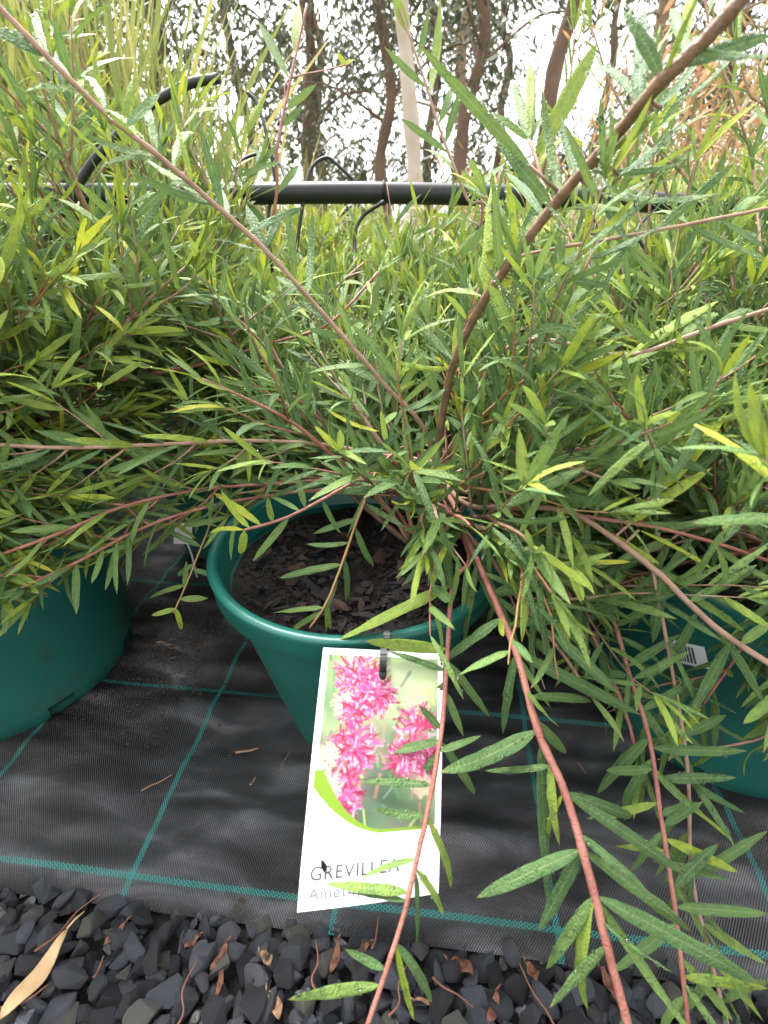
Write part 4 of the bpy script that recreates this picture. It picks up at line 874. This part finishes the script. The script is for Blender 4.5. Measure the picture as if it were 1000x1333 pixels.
# ------------------------------------------------------------------ trees
M_BARKW = noisy('gum_bark_pale', (.62,.56,.47), (.42,.34,.26), 5, .8, .6, 60)
M_BARKB = noisy('gum_bark_brown', (.10,.065,.045), (.19,.125,.085), 6, .9, .8, 50)
M_BARKT = noisy('gum_bark_tan', (.34,.25,.17), (.24,.16,.10), 6, .9, .7, 50)
def gum(x, y, h, r0, m, label, seed, leaves=2600, crown=(1.2,3.4), rad=1.5, lean=(0,0), llen=(.05,.10), limbs=9, group=None):
    r = random.Random(seed); o = empty('gum_tree', (x, y, 0)); tag(o, label, 'tree', group); l0 = Vector((x, y, 0))
    pts = catmull([Vector((lean[0]*t*h + r.gauss(0,.09)*min(1, t*2.5), lean[1]*t*h, h*t)) for t in (0,.1,.2,.3,.4,.5,.6,.8,1)], 5); n = len(pts); mb = MB()
    mb.tube(pts, [r0*(1.25 - .8*i/n)*(1+r.uniform(-.12,.12)) for i in range(n)], 12); mobj('trunk', mb.mesh('trunk', m), o); Ls = []
    for k in range(limbs):
        z = r.uniform(crown[0]*.8, crown[1]); p = min(pts, key=lambda q: abs(q.z - z)); a = r.uniform(0, 6.28); L = rad * r.uniform(.5,1)
        e = p + Vector((math.cos(a)*L, math.sin(a)*L, r.uniform(-.1,.7)*L)); lp = catmull([p, p.lerp(e,.5)+Vector((0,0,.15*L)), e], 5); mb = MB(); mb.tube(lp, [r0*.28*(1-.8*i/len(lp)) for i in range(len(lp))], 6)
        mobj('limb', mb.mesh('limb', m), o)
        for c in range(5):
            cc = lp[-1].lerp(lp[3], r.random()) + Vector((r.gauss(0,.22), r.gauss(0,.22), r.gauss(-.1,.22)))*rad*.7
            for q in range(int(leaves * .85) // (limbs * 5)):
                pp = cc + Vector((r.gauss(0,.13), r.gauss(0,.13), r.gauss(-.05,.17)))*rad*.7; dd = Vector((r.gauss(0,.8), r.gauss(0,.8), -.8))
                Ls.append((leaf_matrix(pp + l0, dd, r.uniform(*llen), r.uniform(1.3,2.4), None, r.uniform(0,6)), r.randrange(4), r.random()))
    merged('crown', Ls, FAR, M_GUM, o, l0); return o
gum(.20, 4.2, 4.5, .052, M_BARKW, 'gum tree with smooth pale cream trunk', 1, 1800, (1.9,4.2), 1.4)
gum(1.25, 5.0, 5.0, .062, M_BARKB, 'dark brown straight-trunked gum beside the pale one', 2, 1500, (2.2,4.6), 1.5, (.03,0))
gum(.0, 5.8, 5.0, .05, M_BARKB, 'slim grey-brown gum with forked dark crown', 3, 4200, (1.0,4.2), 1.4)
gum(-.8, 6.5, 5.0, .06, M_BARKB, 'leafy dark gum left of the slim one', 4, 5200, (.9,4.4), 1.6)
gum(-2.0, 6.0, 5.0, .07, M_BARKB, 'dense dark gum rising behind the young pines', 5, 5200, (.9,4.2), 1.7)
gum(.75, 5.6, 4.6, .06, M_BARKB, 'gum with twin dark limbs between the pale and the brown trunk', 6, 1800, (2.0,4.2), 1.2, (-.02,0))
gum(.9, 7.0, 5.0, .07, M_BARKT, 'tan-trunked gum farther behind the brown trunks', 7, 3600, (1.4,4.6), 1.6)
gum(2.3, 6.0, 5.0, .08, M_BARKT, 'tan leaning gum behind the straw-coloured bush', 8, 3800, (1.0,4.4), 1.6, (.06,0))
gum(3.6, 7.0, 5.0, .09, M_BARKB, 'bushy gum at the end of the tree line', 9, 4200, (.8,4.4), 1.9)
gum(-3.6, 6.5, 5.5, .1, M_BARKB, 'large dark gum at the start of the tree line', 10, 4600, (.8,4.6), 2.0)
rr_ = random.Random(77)
for i in range(10):
    gum(-9 + i * 2.0 + rr_.uniform(-.5,.5), rr_.uniform(11, 14), 7.0, .1, M_BARKB, 'far gum tree in the grey-green belt behind the nursery', 300 + i, 2600, (.6,5.0), 2.0, llen=(.14,.26), limbs=10, group='far gum trees')
# pale leaning limb
o = empty('fallen_limb', (1.05, 3.1, 0)); tag(o, 'pale bare limb leaning behind the red flowering bush', 'tree limb')
mb = MB(); mb.tube(catmull([Vector((-.35,0,0)), Vector((.15,0,.42)), Vector((.6,.05,.75)), Vector((1.1,.1,1.15))], 6), [.04 - .001*i for i in range(19)], 10); mobj('limb', mb.mesh('limb', M_BARKW), o)
mb = MB(); mb.tube(catmull([Vector((.6,.05,.75)), Vector((.7,.0,.95)), Vector((.72,-.05,1.2))], 6), [.016 - .0008*i for i in range(13)], 8); mobj('side_branch', mb.mesh('side_branch', M_BARKW), o)

# ------------------------------------------------------------------ litter
def dry_leaf(px, py, z, length, width, ang, m, label, group=None, bend=.3, curl=.35):
    p = on_z(px, py, z); o = None; V = []; F = []; N = 14
    for i in range(N + 1):
        t = i / N; w = width * .5 * max(.04, math.sin(math.pi * t ** .8) ** .8)
        for s in (-1, -.4, .2, 1):
            V.append((s * w + bend * width * math.sin(t * 3), (t - .5) * length, curl * w * abs(s) ** 1.5 + .0025 * math.sin(t * 9) + .002 * noise.noise((t*6, s*2, px))))
    for i in range(N):
        for k in range(3): F.append((i*4+k, i*4+k+1, (i+1)*4+k+1, (i+1)*4+k))
    me = quadmesh('dry_leaf', np.array(V), np.array(F), m); o = mobj('dry_leaf', me); md = o.modifiers.new('thickness', 'SOLIDIFY'); md.thickness = .0005
    o.location = p; o.rotation_euler = (0, .1, ang); tag(o, label, 'dry leaf', group)
    mb = MB(); mb.tube([Vector((.0, length*.5, .001)), Vector((bend*width*.5, length*.62, .003)), Vector((bend*width, length*.74, .002))], [.0008,.0007,.0005], 5); mobj('leaf_stalk', mb.mesh('leaf_stalk', m), o)
dry_leaf(46, 1265, .012, .052, .012, R(-20), M_DRY[0], 'long pale tan dry gum leaf lying on the gravel')
for px, py, l, w, a, mi in [(150,1215,.03,.008,-.6,1),(285,1275,.035,.007,.1,1),(345,1250,.02,.012,.9,2),(285,1245,.03,.012,-.4,1),(435,1245,.032,.010,-.2,1),(355,1310,.028,.014,.7,2),(600,1260,.03,.014,1.2,1),(470,1235,.024,.009,-1.0,1),(690,1265,.02,.012,.5,1),(560,1305,.035,.006,1.5,2),(250,1225,.02,.006,-.9,1),(640,1310,.03,.012,-.5,1),(790,1280,.03,.012,.3,1)]:
    dry_leaf(px, py, .006, l * .62, w * .55, a, M_DRY[mi], 'small rust-brown dry leaf scrap lying among the dark gravel stones', 'dry leaf scraps on the gravel')
def twiglet(px, py, length, ang, rad, m, label, group=None, z=.005):
    p = on_z(px, py, z); o = mobj('fallen_twig', None) if False else None
    r = random.Random(px); d = Vector((math.cos(ang), math.sin(ang), 0)); s = Vector((-d.y, d.x, 0)); mb = MB()
    pts = catmull([d * length * (t - .5) + s * r.uniform(-.08,.08) * length + Vector((0,0,abs(t-.5)*.004)) for t in (0,.3,.6,1)], 4)
    mb.tube(pts, [rad * (1 - .5 * i / len(pts)) for i in range(len(pts))], 6); o = mobj('fallen_twig', mb.mesh('fallen_twig', m)); o.location = p; tag(o, label, 'twig', group)
for px, py, l, a, rd in [(322,978,.022,.35,.0016),(205,1020,.028,.6,.0009),(372,990,.022,1.3,.0007),(330,1018,.008,1.2,.0012),(148,745,.045,.5,.0014),(215,838,.02,-.2,.001),(757,1000,.012,1.8,.0008)]:
    twiglet(px, py, l, a, rd, M_DRY[2], 'short tan twig fallen on the black weed mat', 'fallen twigs on the mat')
for px, py, l, a in [(95,1200,.05,.9),(130,1260,.012,1.4),(240,1300,.04,1.5),(490,1215,.02,1.4),(520,1290,.03,1.2),(700,1300,.04,1.9),(590,1290,.03,-.6),(410,1260,.03,1.7),(30,1300,.03,.4)]:
    twiglet(px, py, l, a, .0009, M_DRY[1], 'thin red-brown twig lying across the dark gravel', 'fallen twigs on the gravel', .012)
# spilled potting mix and crumbs on the mat
r = random.Random(19); V, F = [], []
def crumb(x, y, s):
    me = chips[4 * r.randrange(10)]; M = Matrix.Translation((x, y, .002 + s*.15)) @ Matrix.Rotation(r.uniform(0,6.28), 4, 'Z') @ Matrix.Rotation(r.gauss(0,.3), 4, 'X') @ Matrix.Scale(s, 4)
    k = len(V); V.extend(M @ v.co for v in me.vertices); F.extend([[i + k for i in p.vertices] for p in me.polygons])
for i in range(1500):
    c = r.choice([(215,800),(215,800),(240,850),(200,880),(255,770),(150,930)]); p = on_z(c[0], c[1], 0); crumb(p.x + r.gauss(0,.045), p.y + r.gauss(0,.05), r.uniform(.0006, .0028) * (2 if r.random() < .04 else 1))
for i in range(260):
    p = Vector((r.uniform(-.4,.4), r.uniform(.2,.6), 0)); crumb(p.x, p.y, r.uniform(.0005, .002))
for px, py, s in [(305,980,.005),(300,985,.004),(193,1063,.004),(315,1175,.005),(310,1183,.004),(205,960,.003),(245,1093,.002)]:
    p = on_z(px, py); crumb(p.x, p.y, s)
tag(mobj('spilled_potting_mix', pymesh('spilled_potting_mix', V, F, M_CRUMB)), 'brown crumbs of potting mix scattered over the black weed mat', 'potting mix', kind='stuff')
